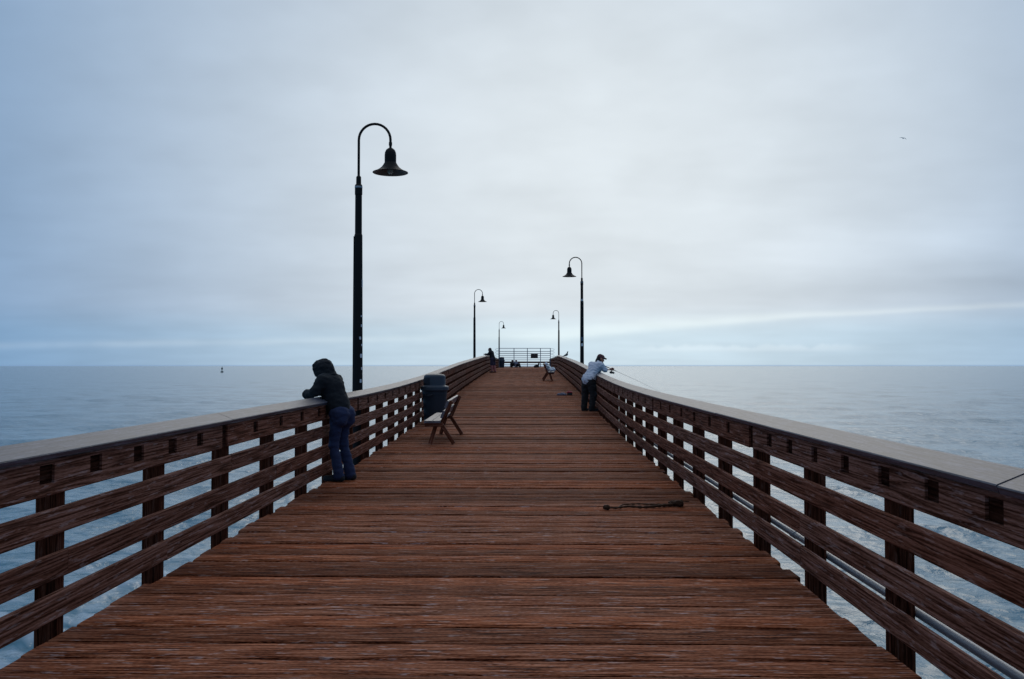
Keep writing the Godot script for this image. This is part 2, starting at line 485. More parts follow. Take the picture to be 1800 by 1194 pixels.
# ------------------------------------------------------------------ deck
func plank_mesh(k: int) -> ArrayMesh:
	# unit plank: x from -2.5 to 2.5, top near y 0, z from -0.5 to 0.5, slightly cupped, worn edges
	var r := RandomNumberGenerator.new(); r.seed = 100 + k
	var s := Shape.new()
	var zs := [-0.5, -0.475, -0.2, 0.2, 0.475, 0.5]
	var cup := r.randf_range(-0.006, 0.004)
	var ys := [-0.011, -0.003, cup, cup, -0.003, -0.011]
	var vo := r.randf() * 0.86
	var flip := -1.0 if r.randf() < 0.5 else 1.0
	var xs := [-2.5, -1.9, -0.7, 0.6, 1.8, 2.5]
	var wav := []
	for x in xs: wav.append([r.randf_range(-0.02, 0.02), r.randf_range(-0.02, 0.02), r.randf_range(-0.003, 0.003)])
	var pt := func(i: int, j: int) -> Vector3:
		var z: float = zs[j]
		if j < 2: z += wav[i][0]
		if j > 3: z += wav[i][1]
		return Vector3(xs[i], ys[j] + wav[i][2], z)
	var base := []
	for i in xs.size():
		for j in zs.size():
			var dn := 0.0
			if j > 0 and j < zs.size() - 1: dn = -(ys[j + 1] - ys[j - 1]) / ((zs[j + 1] - zs[j - 1]) * 0.25)
			var nn := Vector3(0, 1, clampf(dn, -0.5, 0.5)).normalized()
			if j == 0: nn = Vector3(0, 0.6, -0.8)
			if j == zs.size() - 1: nn = Vector3(0, 0.6, 0.8)
			base.append(s.vert(pt.call(i, j), nn, Vector2((0.5 + flip * xs[i] / 5.2), vo + (zs[j] + 0.5) * 0.125)))
	for i in xs.size() - 1:
		for j in zs.size() - 1:
			var b: int = base[i * zs.size() + j]
			s.tri_i(b, b + 1, b + zs.size()); s.tri_i(b + 1, b + zs.size() + 1, b + zs.size())
		for e in [0, zs.size() - 1]:
			var p: Vector3 = pt.call(i, e); var q: Vector3 = pt.call(i + 1, e)
			s.quad(p, q, Vector3(q.x, -0.07, q.z), Vector3(p.x, -0.07, p.z), Vector3(0, 0, -1 if e == 0 else 1), Vector2(0.5 + p.x / 5.2, vo), Vector2(0.5 + q.x / 5.2, vo), Vector2(0.5 + q.x / 5.2, vo + 0.03), Vector2(0.5 + p.x / 5.2, vo + 0.03))
	for e in [0, xs.size() - 1]:
		var sx := -1.0 if e == 0 else 1.0
		var k0 := s.v.size()
		for j in zs.size(): s.vert(pt.call(e, j), Vector3(sx, 0, 0), Vector2(j * 0.01, vo + ys[j]))
		var l := s.vert(Vector3(xs[e], -0.07, zs[5]), Vector3(sx, 0, 0), Vector2(0.05, vo + 0.03))
		var l2 := s.vert(Vector3(xs[e], -0.07, zs[0]), Vector3(sx, 0, 0), Vector2(0, vo + 0.03))
		for j in zs.size() - 1: s.tri_i(k0 + j, k0 + j + 1, l2)
		s.tri_i(k0 + 5, l, l2)
	s.quad(Vector3(-2.5, -0.07, -0.5), Vector3(2.5, -0.07, -0.5), Vector3(2.5, -0.07, 0.5), Vector3(-2.5, -0.07, 0.5), Vector3.DOWN)
	return s.mesh()

func make_deck() -> Node3D:
	var o := Node3D.new(); o.name = numbered("pier_deck"); add_child(o)
	o.set_meta("kind", "structure")
	o.set_meta("label", "long deck of worn red brown planks rising towards the pier's end")
	var kinds := []
	for k in 14: kinds.append(plank_mesh(k))
	var d := -7.0
	var count := 0
	var far := {}
	while d < 141.0:
		var w := rng.randf_range(0.235, 0.31)
		var c := d + w / 2
		var l := edge_x(c, -1) - rng.randf_range(-0.028, 0.030)
		var r := edge_x(c, 1) + rng.randf_range(-0.028, 0.030)
		var bas := Basis(Vector3.RIGHT, atan(slope(c)) + rng.randf_range(-0.012, 0.012)) * Basis(Vector3.UP, rng.randf_range(-0.0006, 0.0006)) * Basis.from_scale(Vector3((r - l) / 5.0, 1, w - [0.004, 0.008, 0.012, 0.017][rng.randi() % 4]))
		var at := Vector3((l + r) / 2, deck_y(c) + rng.randf_range(-0.007, 0.005), -c)
		var m: Mesh = kinds[rng.randi() % kinds.size()]
		var pick := [0, 0, 1, 2, 3, 4, 5, 1][rng.randi() % 8] as int
		if c > 3.9 and count < 298:
			part("plank", m, mats["deck_wood_%d" % pick], o, at, bas)
			count += 1
		else:
			if not far.has(pick): far[pick] = SurfaceTool.new()
			far[pick].append_from(m, 0, Transform3D(bas, at))
		d += w
	var st_all := ArrayMesh.new()
	var st_node := MeshInstance3D.new()
	for k in far:
		far[k].set_material(mats["deck_wood_%d" % k])
		far[k].commit(st_all)
	st_node.mesh = st_all
	st_node.name = "far_planks"
	o.add_child(st_node)
	st_node.set_meta("kind", "stuff")
	# beams and piles below the planks
	for q in 4:
		for seg in 20:
			var d0 := -7.0 + seg * 7.4; var d1 := d0 + 7.38
			var s := Shape.new()
			var x0: float = lerpf(edge_x(d0, -1) + 0.06, edge_x(d0, 1) - 0.06, q / 3.0)
			var x1: float = lerpf(edge_x(d1, -1) + 0.06, edge_x(d1, 1) - 0.06, q / 3.0)
			sweep(s, d0, d1, 6, [Vector2(-0.055, -0.085), Vector2(0.055, -0.085), Vector2(0.055, -0.37), Vector2(-0.055, -0.37)], func(dd: float) -> float: return lerpf(x0, x1, (dd - d0) / (d1 - d0)), 1, 0.0)
			part("beam", s.mesh(), mats["pile_wood"], o)
	var pile := Shape.new()
	pile.lathe([Vector2(0.0, 0.0), Vector2(0.17, 0.0), Vector2(0.18, -4.0), Vector2(0.2, -9.0), Vector2(0, -9.0)], Vector3.ZERO, 12)
	var pm := pile.mesh()
	for b in 25:
		var dd := -5.0 + b * 6.0
		var y := deck_y(dd) - 0.385
		var xl := edge_x(dd, -1); var xr := edge_x(dd, 1)
		var s := Shape.new()
		s.beam(Vector3.ZERO, Vector3(xr - xl + 0.5, 0.3, 0.28), 0.015)
		part("cross_beam", s.mesh(), mats["pile_wood"], o, Vector3((xl + xr) / 2, y - 0.16, -dd))
		for q in 3:
			part("pile", pm, mats["pile_wood"], o, Vector3(lerpf(xl + 0.2, xr - 0.2, q / 2.0), y - 0.30, -dd))
	return o

# sweep a cross-section (outward offset, height above deck) along the pier; xf gives the base x, s the outward direction
func sweep(sh: Shape, d0: float, d1: float, segs: int, pr: Array, xf: Callable, s: int, vo: float, us := 1.0 / 7.2) -> void:
	var per := 0.0
	var np := pr.size()
	var cen := Vector2.ZERO
	for p in pr: cen += p / np
	for i in np:
		var p: Vector2 = pr[i]; var q: Vector2 = pr[(i + 1) % np]
		var e := q - p
		var n2 := Vector2(e.y, -e.x).normalized()
		if n2.dot((p + q) / 2 - cen) < 0: n2 = -n2
		var k := sh.v.size()
		for j in segs + 1:
			var d := lerpf(d0, d1, float(j) / segs)
			var x: float = xf.call(d); var y := deck_y(d)
			var nn := Vector3(n2.x * s, n2.y, n2.y * slope(d)).normalized()
			sh.vert(Vector3(x + s * p.x, y + p.y, -d), nn, Vector2((d - d0) * us, vo + per * 0.5))
			sh.vert(Vector3(x + s * q.x, y + q.y, -d), nn, Vector2((d - d0) * us, vo + (per + e.length()) * 0.5))
		for j in segs:
			var b := k + j * 2
			sh.tri_i(b, b + 1, b + 2); sh.tri_i(b + 1, b + 3, b + 2)
		per += e.length()
	for j in [0, 1]:
		var d := d0 if j == 0 else d1
		var k := sh.v.size()
		for p in pr: sh.vert(Vector3(xf.call(d) + s * p.x, deck_y(d) + p.y, -d), Vector3(0, 0, 1 if j == 0 else -1), Vector2(p.x, vo + p.y * 0.3))
		for i in range(1, np - 1): sh.tri_i(k, k + i, k + i + 1)

func board_profile(x0: float, x1: float, y0: float, y1: float, ch: float) -> Array:
	return [Vector2(x0 + ch, y1), Vector2(x1 - ch, y1), Vector2(x1, y1 - ch), Vector2(x1, y0 + ch), Vector2(x1 - ch, y0), Vector2(x0 + ch, y0), Vector2(x0, y0 + ch), Vector2(x0, y1 - ch)]

# upper board of the railing with square pockets between d0 and d1 for the block ends
func fascia(d0: float, d1: float, pockets: Array, s: int, jit: float, vo: float) -> ArrayMesh:
	var sh := Shape.new()
	var y0 := 0.85 + jit; var y1 := 1.055
	var ya := 0.918; var yb := 1.03
	var cuts := [d0]
	for p in pockets:
		var a: float = cuts[-1]
		var m := int(ceil((p[0] - a) / 0.9))
		for i in range(1, m): cuts.append(a + (p[0] - a) * i / m)
		cuts.append(p[0]); cuts.append(p[1])
	var last: float = cuts[-1]
	var mm := int(ceil((d1 - last) / 0.9))
	for i in range(1, mm): cuts.append(last + (d1 - last) * i / mm)
	cuts.append(d1)
	var inn := Vector3(-s, 0, 0)
	var P := func(d: float, y: float, dx: float) -> Vector3: return Vector3(edge_x(d, s) + s * dx, deck_y(d) + y, -d)
	var T := func(d: float, y: float) -> Vector2: return Vector2((d - d0) / 7.2, vo + (1.06 - y) * 0.5)
	var Q := func(da: float, db: float, ylo: float, yhi: float, dx: float, nn: Vector3) -> void:
		sh.quad(P.call(da, ylo, dx), P.call(db, ylo, dx), P.call(db, yhi, dx), P.call(da, yhi, dx), nn, T.call(da, ylo), T.call(db, ylo), T.call(db, yhi), T.call(da, yhi))
	for i in cuts.size() - 1:
		var a: float = cuts[i]; var b: float = cuts[i + 1]
		var hole := false
		for p in pockets:
			if absf(p[0] - a) < 0.0005: hole = true
		if hole:
			Q.call(a, b, y0 + 0.006, ya, 0.0, inn); Q.call(a, b, yb, y1, 0.0, inn)
			sh.quad(P.call(a, ya, 0.0), P.call(b, ya, 0.0), P.call(b, ya, 0.038), P.call(a, ya, 0.038), Vector3.UP, T.call(a, ya), T.call(b, ya), T.call(b, ya), T.call(a, ya))
			sh.quad(P.call(a, yb, 0.0), P.call(b, yb, 0.0), P.call(b, yb, 0.038), P.call(a, yb, 0.038), Vector3.DOWN, T.call(a, yb), T.call(b, yb), T.call(b, yb), T.call(a, yb))
			sh.quad(P.call(a, ya, 0.0), P.call(a, yb, 0.0), P.call(a, yb, 0.038), P.call(a, ya, 0.038), Vector3(0, 0, -1), T.call(a, ya), T.call(a, yb), T.call(a, yb), T.call(a, ya))
			sh.quad(P.call(b, ya, 0.0), P.call(b, yb, 0.0), P.call(b, yb, 0.038), P.call(b, ya, 0.038), Vector3(0, 0, 1), T.call(b, ya), T.call(b, yb), T.call(b, yb), T.call(b, ya))
		else:
			Q.call(a, b, y0 + 0.006, y1, 0.0, inn)
		Q.call(a, b, y0 + 0.006, y1, 0.038, -inn)
		sh.quad(P.call(a, y0 + 0.006, 0.0), P.call(b, y0 + 0.006, 0.0), P.call(b, y0, 0.006), P.call(a, y0, 0.006), Vector3(-s, -1, 0).normalized(), T.call(a, y0), T.call(b, y0), T.call(b, y0), T.call(a, y0))
		sh.quad(P.call(a, y0, 0.006), P.call(b, y0, 0.006), P.call(b, y0 + 0.006, 0.038), P.call(a, y0 + 0.006, 0.038), Vector3.DOWN, T.call(a, y0), T.call(b, y0), T.call(b, y0 - 0.02), T.call(a, y0 - 0.02))
		sh.quad(P.call(a, y1, 0.0), P.call(b, y1, 0.0), P.call(b, y1, 0.038), P.call(a, y1, 0.038), Vector3.UP, T.call(a, y1), T.call(b, y1), T.call(b, y1), T.call(a, y1))
	for e in [d0, d1]:
		sh.quad(P.call(e, y0 + 0.006, 0.0), P.call(e, y1, 0.0), P.call(e, y1, 0.038), P.call(e, y0 + 0.006, 0.038), Vector3(0, 0, 1 if e == d0 else -1), T.call(e, y0), T.call(e, y1), T.call(e, y1), T.call(e, y0))
	return sh.mesh()

func make_railing(s: int) -> void:
	var o := thing("railing", "weathered plank railing along the pier's left edge, hooded person leaning on it" if s < 0 else "weathered plank railing along the pier's right edge, angler leaning on it", "railing", Vector3.ZERO, "railings along the pier")
	var xf := func(d: float) -> float: return edge_x(d, s)
	var first := 5.69 if s < 0 else 5.49
	var step := 1.575 if s < 0 else 1.60
	var stations := []
	for k in range(-7, 86):
		var d := first + k * step
		if d < 140.5: stations.append(d)
	# posts
	var kinds := []
	for k in 4:
		var sh := Shape.new()
		sh.beam(Vector3.ZERO, Vector3(1.46, 0.14, 0.09), 0.006, Vector2(rng.randf() * 0.6, rng.randf() * 0.7), Vector2(1.0 / 7.2, 0.5), Basis(Vector3(0, 0, 1), PI / 2))
		kinds.append(sh.mesh())
	for d in stations:
		part("post", kinds[rng.randi() % 4], mats["post_wood"], o, Vector3(edge_x(d, s) + s * 0.112, deck_y(d) + 1.065 - 0.73, -d), Basis(Vector3.UP, rng.randf_range(-0.02, 0.02)))
	# three lower rails, joints staggered over the posts
	for row in 3:
		var y0: float = [0.098, 0.342, 0.606][row]
		var at := 0
		while at < stations.size() - 1:
			var n: int = rng.randi_range(3, 4) if at > 0 else [4, 2, 3][row]
			if s < 0 and at == 0: n = [8, 8, 6][row] - 4
			var to: int = min(at + n, stations.size() - 1)
			var j := rng.randf_range(-0.006, 0.006)
			var sh := Shape.new()
			var dx := rng.randf_range(-0.002, 0.002)
			sweep(sh, stations[at] + 0.003, stations[to] - 0.003, (to - at) * 2, board_profile(-0.001 + dx, 0.037, y0 + j, y0 + 0.156 + j, 0.007), xf, s, rng.randf() * 0.78)
			part("rail", sh.mesh(), mats["rail_wood_%d" % (rng.randi() % 3)], o)
			at = to
	# upper boards, their block ends and the sloping cap
	var joints := [-4.87, 1.88, 8.63]
	while joints[-1] < 134.0: joints.append(joints[-1] + 6.77)
	for i in joints.size() - 1:
		var a: float = joints[i]; var b: float = joints[i + 1]
		var ps := []
		var gap := 0.64 if b < 9.0 else 0.98
		var c := b - gap if b < 9.0 else a + gap
		while (c > a + 0.3 if b < 9.0 else c < b - 0.3):
			ps.append(c)
			c += -gap if b < 9.0 else gap
		ps.sort()
		var holes := []
		for p in ps:
			var w := rng.randf_range(0.070, 0.086)
			var q: float = p + rng.randf_range(-0.02, 0.02)
			holes.append([q - w, q + w])
		part("upper_board", fascia(a + 0.075, b - 0.075, holes, s, rng.randf_range(-0.004, 0.004), rng.randf() * 0.85), mats["rail_wood_%d" % ([0, 2, 0, 1][rng.randi() % 4])], o)
		for h in holes:
			var sh := Shape.new()
			sweep(sh, h[0] + 0.003, h[1] - 0.003, 1, board_profile(0.016, 0.0385, 0.921, 1.027, 0.002), xf, s, rng.randf() * 0.8)
			part("block_end", sh.mesh(), mats["end_grain"], o)
		var sj := Shape.new()
		sweep(sj, b - 0.071, b + 0.071, 1, board_profile(0.018, 0.0385, 0.852, 1.053, 0.002), xf, s, rng.randf() * 0.8)
		part("block_end", sj.mesh(), mats["end_grain"], o)
	var cj := [-4.0, 1.6, 8.75 if s < 0 else 4.05]
	while cj[-1] < 138.0: cj.append(minf(cj[-1] + rng.randf_range(5.6, 6.9), 140.0))
	for i in cj.size() - 1:
		var j := rng.randf_range(-0.003, 0.003)
		var sh := Shape.new()
		var dir := Vector2(0.155, 0.064)
		var up := Vector2(-0.382, 0.924)
		var p0 := Vector2(-0.038, 1.062 + 0.036 + j)
		var c0 := p0 - up * 0.036
		sweep(sh, cj[i] + 0.004, cj[i + 1] - 0.004, 12, [p0 + dir * 0.03, p0 + dir * 0.97, p0 + dir - up * 0.006, c0 + dir, c0, p0 - up * 0.006], xf, s, rng.randf() * 0.8)
		part("cap_board", sh.mesh(), mats["cap_wood"], o)

# ------------------------------------------------------------------ street lamps
func make_lamp() -> Node3D:
	var o := thing("street_lamp", "", "lamp post", Vector3.ZERO, "gooseneck lamps along the pier")
	var p := Shape.new()
	p.lathe([Vector2(0, -0.75), Vector2(0.14, -0.75), Vector2(0.14, -0.70), Vector2(0.093, -0.68), Vector2(0.090, 1.1), Vector2(0.0825, 2.6), Vector2(0.074, 3.95), Vector2(0.064, 3.98), Vector2(0.062, 4.72), Vector2(0.0, 4.72)], Vector3.ZERO, 20)
	part("pole", p.mesh(), mats["lamp_paint"], o)
	var c := Shape.new()
	c.lathe([Vector2(0.062, 4.69), Vector2(0.069, 4.70), Vector2(0.069, 4.86), Vector2(0.06, 4.88), Vector2(0.047, 4.89), Vector2(0.045, 5.02), Vector2(0.03, 5.04), Vector2(0, 5.04)], Vector3.ZERO, 20)
	part("collar", c.mesh(), mats["lamp_paint"], o)
	var b := Shape.new()
	b.lathe([Vector2(0.069, 4.815), Vector2(0.0715, 4.82), Vector2(0.0715, 4.845), Vector2(0.069, 4.85)], Vector3.ZERO, 20)
	part("band", b.mesh(), mats["galvanised"], o)
	var t := Shape.new()
	var path := [Vector3(0, 5.0, 0), Vector3(0, 5.4, 0), Vector3(0, 5.70, 0)]
	for i in range(1, 17):
		var a := PI - PI * i / 16.0
		path.append(Vector3(0.29 + 0.29 * cos(a), 5.70 + 0.295 * sin(a), 0))
	path.append(Vector3(0.58, 5.53, 0))
	var rr := []
	for q in path: rr.append(0.0235)
	t.tube(path, rr, 12)
	part("arm", t.mesh(), mats["lamp_paint"], o)
	var sc := Shape.new()
	sc.lathe([Vector2(0.024, 5.66), Vector2(0.031, 5.655), Vector2(0.031, 5.60), Vector2(0.024, 5.59)], Vector3(0.58, 0, 0), 12)
	part("coupling", sc.mesh(), mats["lamp_paint"], o)
	var s := Shape.new()
	s.lathe([Vector2(0.0, 5.555), Vector2(0.045, 5.545), Vector2(0.08, 5.515), Vector2(0.1, 5.47), Vector2(0.106, 5.42), Vector2(0.106, 5.285), Vector2(0.118, 5.265), Vector2(0.135, 5.235), Vector2(0.165, 5.195), Vector2(0.215, 5.155), Vector2(0.27, 5.125), Vector2(0.322, 5.105), Vector2(0.324, 5.098), Vector2(0.318, 5.094)], Vector3(0.58, 0, 0), 32)
	var sm := part("lamp_shade", s.mesh(), mats["lamp_paint"], o)
	var si := Shape.new()
	si.lathe([Vector2(0.318, 5.094), Vector2(0.26, 5.112), Vector2(0.2, 5.14), Vector2(0.15, 5.18), Vector2(0.11, 5.24), Vector2(0.0, 5.25)], Vector3(0.58, 0, 0), 32)
	part("inner_reflector", si.mesh(), mats["lamp_shade_inside"], sm)
	var bu := Shape.new()
	bu.lathe([Vector2(0.0, 5.075), Vector2(0.03, 5.082), Vector2(0.05, 5.105), Vector2(0.055, 5.14), Vector2(0.04, 5.19), Vector2(0.025, 5.24)], Vector3(0.58, 0, 0), 16)
	part("bulb", bu.mesh(), mats["glass_bulb"], o)
	var cb := Shape.new()
	cb.tube([Vector3(-0.080, -0.6, 0.03), Vector3(-0.074, 2.0, 0.03), Vector3(-0.068, 3.93, 0.03)], [0.016, 0.016, 0.016], 8)
	part("conduit", cb.mesh(), mats["lamp_paint"], o)
	return o

func sticker(o: Node3D, y: float, ang: float, w: float, h: float, r: float, m: String) -> void:
	var s := Shape.new()
	var k := 5
	var i0 := s.v.size()
	for i in k + 1:
		var a := ang + (float(i) / k - 0.5) * w / r
		var dir := Vector3(cos(a), 0, sin(a))
		s.vert(dir * (r + 0.002) + Vector3(0, y, 0), dir, Vector2(float(i) / k, 0)); s.vert(dir * (r + 0.002) + Vector3(0, y + h, 0), dir, Vector2(float(i) / k, 1))
	for i in k:
		var b := i0 + i * 2
		s.tri_i(b, b + 2, b + 1); s.tri_i(b + 1, b + 2, b + 3)
	part("sticker", s.mesh(), mats[m], o)

func make_lamps() -> void:
	var proto := make_lamp()
	# distance, x, arm direction, scale, label
	var spots := [
		[17.0, -3.10, 1, 1.0, "tallest nearest black gooseneck lamp with white stickers beside the hooded person"],
		[42.5, 2.42, -1, 0.975, "black gooseneck lamp just behind the angler at the right railing"],
		[66.0, -3.80, 1, 0.965, "gooseneck lamp beyond the rubbish bin, near the far standing person"],
		[96.0, 3.10, -1, 0.99, "thin far gooseneck lamp beyond the right railing, arm pointing left"],
		[121.5, -3.80, 1, 0.99, "smallest farthest gooseneck lamp rising at the left end of the gate"]]
	for i in spots.size():
		var o: Node3D = proto
		if i > 0:
			o = proto.duplicate(); o.name = numbered("street_lamp"); add_child(o)
		o.set_meta("label", spots[i][4])
		o.position = Vector3(spots[i][1], deck_y(spots[i][0]), -spots[i][0])
		o.rotation.y = 0.0 if spots[i][2] > 0 else PI
		o.scale = Vector3.ONE * spots[i][3]
	for q in [[1.72, 0.62, 0.05, 0.07], [2.05, 0.9, 0.035, 0.05], [2.28, 0.55, 0.03, 0.045], [1.5, 0.5, 0.03, 0.05], [1.93, 0.45, 0.03, 0.04], [1.27, 0.75, 0.04, 0.06], [2.46, 0.6, 0.025, 0.03], [3.0, 0.25, 0.04, 0.14]]:
		sticker(proto, q[0], q[1], q[2], q[3], lerpf(0.0905, 0.082, clampf((q[0] - 1.0) / 1.8, 0, 1)), "sticker_white")
	sticker(get_node("street_lamp_001"), 1.86, PI * 1.5, 0.09, 0.13, 0.088, "sticker_white")
	sticker(get_node("street_lamp_001"), 2.1, PI * 1.5, 0.1, 0.18, 0.087, "sticker_blue")
	sticker(get_node("street_lamp_001"), 3.95, PI * 1.5, 0.06, 0.1, 0.075, "sticker_white")
	# timber outriggers that carry the poles, bolted under the deck
	for q in spots:
		var s := Shape.new()
		var sd := -1 if q[1] < 0 else 1
		var x0: float = edge_x(q[0], sd) - sd * 0.6
		var x1: float = q[1] + sd * 0.2
		s.beam(Vector3((x0 + x1) / 2, deck_y(q[0]) - 0.75 * q[3] - 0.13, -q[0]), Vector3(absf(x1 - x0), 0.24, 0.3), 0.01)
		part("outrigger_beam", s.mesh(), mats["pile_wood"], get_node("pier_deck"))

# ------------------------------------------------------------------ bench
func make_bench(label: String) -> Node3D:
	# faces local -x; runs along z, centred
	var o := thing("bench", label, "bench", Vector3.ZERO, "benches on the pier")
	var L := 2.5
	var along := Basis(Vector3.UP, PI / 2)
	for i in 2:
		var s := Shape.new()
		s.beam(Vector3(-0.235 + i * 0.165, 0.455, 0), Vector3(L, 0.045, 0.155), 0.006, Vector2(0.02, 0.1 + i * 0.35), Vector2(1 / 7.2, 0.5), along)
		part("seat_plank", s.mesh(), mats["bench_slat_wood"], o)
	var lean := deg_to_rad(-22.0)
	for i in 2:
		var s := Shape.new()
		var at := Vector3(0.055 + i * 0.082, 0.60 + i * 0.20, 0)
		s.beam(at, Vector3(L, 0.15, 0.045), 0.006, Vector2(0.03, 0.2 + i * 0.3), Vector2(1 / 7.2, 0.5), Basis(Vector3(0, 0, 1), lean) * along)
		part("backrest_plank", s.mesh(), mats["bench_slat_wood"], o)
	for z in [-1.12, 1.12]:
		var stick := func(called: String, a: Vector2, b: Vector2, w: float, zo: float) -> void:
			var s := Shape.new()
			var e := b - a
			s.beam(Vector3((a.x + b.x) / 2, (a.y + b.y) / 2, z + zo), Vector3(e.length(), w, 0.055), 0.005, Vector2(0.1, rng.randf() * 0.8), Vector2(1 / 7.2, 0.5), Basis(Vector3(0, 0, 1), e.angle()))
			part(called, s.mesh(), mats["bench_wood"], o)
		stick.call("leg", Vector2(-0.08, 0.41), Vector2(-0.20, 0.012), 0.075, 0.0)
		stick.call("leg", Vector2(0.0, 0.43), Vector2(0.27, 0.012), 0.075, 0.0)
		stick.call("seat_bearer", Vector2(-0.30, 0.395), Vector2(0.06, 0.395), 0.075, 0.0585)
		stick.call("back_support", Vector2(0.005, 0.36), Vector2(0.215, 0.86), 0.08, -0.0585)
	return o

# ------------------------------------------------------------------ rubbish bin
func make_bin(label: String) -> Node3D:
	var o := thing("trash_can", label, "trash can", Vector3.ZERO, "trash cans on the pier")
	var b := Shape.new()
	b.lathe([Vector2(0, 0.0), Vector2(0.25, 0.0), Vector2(0.265, 0.015), Vector2(0.27, 0.06), Vector2(0.312, 0.70), Vector2(0.318, 0.705), Vector2(0.322, 0.80), Vector2(0.338, 0.805), Vector2(0.345, 0.825), Vector2(0.345, 0.85), Vector2(0.33, 0.86), Vector2(0.31, 0.86), Vector2(0.30, 0.80), Vector2(0.26, 0.05), Vector2(0, 0.05)], Vector3.ZERO, 36)
	var bo := part("bin_body", b.mesh(), mats["bin_blue"], o)
	for s in [-1.0, 1.0]:
		var h := Shape.new()
		h.tube([Vector3(s * 0.31, 0.72, -0.09), Vector3(s * 0.365, 0.70, -0.08), Vector3(s * 0.375, 0.695, 0), Vector3(s * 0.365, 0.70, 0.08), Vector3(s * 0.31, 0.72, 0.09)], [0.016, 0.016, 0.016, 0.016, 0.016], 8)
		part("handle", h.mesh(), mats["bin_blue"], bo, Vector3.ZERO, Basis(Vector3.UP, 1.2))
	var l := Shape.new()
	l.lathe([Vector2(0.352, 0.82), Vector2(0.362, 0.825), Vector2(0.364, 0.90), Vector2(0.35, 0.925), Vector2(0.30, 0.94), Vector2(0.282, 0.955), Vector2(0.277, 1.17), Vector2(0.268, 1.20), Vector2(0.235, 1.225), Vector2(0.12, 1.25), Vector2(0, 1.255)], Vector3.ZERO, 36)
	var lm := part("lid", l.mesh(), mats["bin_lid"], o)
	var f := Shape.new()
	# the push flap, proud of the dome's side
	var k := 10
	for i in k:
		var a0 := (float(i) / k - 0.5) * 1.3 + 2.6; var a1 := (float(i + 1) / k - 0.5) * 1.3 + 2.6
		var A := Vector3(cos(a0), 0, sin(a0)); var B := Vector3(cos(a1), 0, sin(a1))
		f.quad(A * 0.290 + Vector3(0, 0.97, 0), B * 0.290 + Vector3(0, 0.97, 0), B * 0.286 + Vector3(0, 1.15, 0), A * 0.286 + Vector3(0, 1.15, 0), (A + B).normalized())
		f.quad(A * 0.286 + Vector3(0, 1.15, 0), B * 0.286 + Vector3(0, 1.15, 0), B * 0.274 + Vector3(0, 1.153, 0), A * 0.274 + Vector3(0, 1.153, 0), Vector3.UP)
		f.quad(A * 0.290 + Vector3(0, 0.97, 0), B * 0.290 + Vector3(0, 0.97, 0), B * 0.279 + Vector3(0, 0.965, 0), A * 0.279 + Vector3(0, 0.965, 0), Vector3.DOWN)
	part("flap", f.mesh(), mats["bin_blue"], lm)
	return o

# ------------------------------------------------------------------ people
# j: joints in (forward, left, up); f: forward direction. Returns points as Vector3 in the person's own frame.
func frame(fwd: Vector3, p: Array) -> Vector3:
	var left := Vector3(fwd.z, 0, -fwd.x)
	return fwd * p[0] + left * p[1] + Vector3(0, p[2], 0)

func hand(bones: Array, wrist: Vector3, to: Vector3, palm_n: Vector3, thumb_side: Vector3, curl: float) -> void:
	var dir := (to - wrist).normalized()
	thumb_side = (thumb_side - dir * thumb_side.dot(dir)).normalized()
	palm_n = dir.cross(thumb_side) * signf(dir.cross(thumb_side).dot(palm_n) + 0.0001)
	var kn := wrist + dir * 0.085
	for q in [-1.0, -0.33, 0.33, 1.0]:
		bones.append([wrist + thumb_side * q * 0.014, kn + thumb_side * q * 0.030, 0.017, 0.0135])
		var l: float = 0.075 - 0.012 * absf(q - 0.33)
		var p0: Vector3 = kn + thumb_side * q * 0.031
		var d1 := dir.rotated(thumb_side, curl * 0.6 * (1 if dir.rotated(thumb_side, 0.5).dot(palm_n) > 0 else -1))
		var d2 := dir.rotated(thumb_side, curl * 1.5 * (1 if dir.rotated(thumb_side, 0.5).dot(palm_n) > 0 else -1))
		var p1 := p0 + d1 * l * 0.5
		bones.append([p0, p1, 0.0105, 0.0095]); bones.append([p1, p1 + d2 * l * 0.5, 0.0095, 0.008])
	var t0 := wrist + dir * 0.03 + thumb_side * 0.022
	var t1 := t0 + (thumb_side * 0.6 + dir * 0.7 + palm_n * 0.35).normalized() * 0.04
	bones.append([t0, t1, 0.014, 0.011]); bones.append([t1, t1 + (dir + palm_n * 0.5).normalized() * 0.03, 0.011, 0.009])

func head_bones(c: Vector3, fwd: Vector3, up: Vector3) -> Array:
	# c: centre of the skull; about 0.23 high
	var left := up.cross(fwd).normalized()
	var b := []
	b.append([c + up * 0.02 - fwd * 0.02, c + up * 0.03 + fwd * 0.02, 0.088, 0.083])
	b.append([c + fwd * 0.035 - up * 0.02, c + fwd * 0.045 - up * 0.085, 0.066, 0.045])
	b.append([c + fwd * 0.095 + up * 0.0, c + fwd * 0.118 - up * 0.03, 0.010, 0.016])
	b.append([c + fwd * 0.085 - up * 0.065, c + fwd * 0.088 - up * 0.07, 0.018, 0.018])
	for s in [-1.0, 1.0]:
		b.append([c + left * s * 0.086 + up * 0.005, c + left * s * 0.09 - up * 0.03, 0.016, 0.013])
	return b

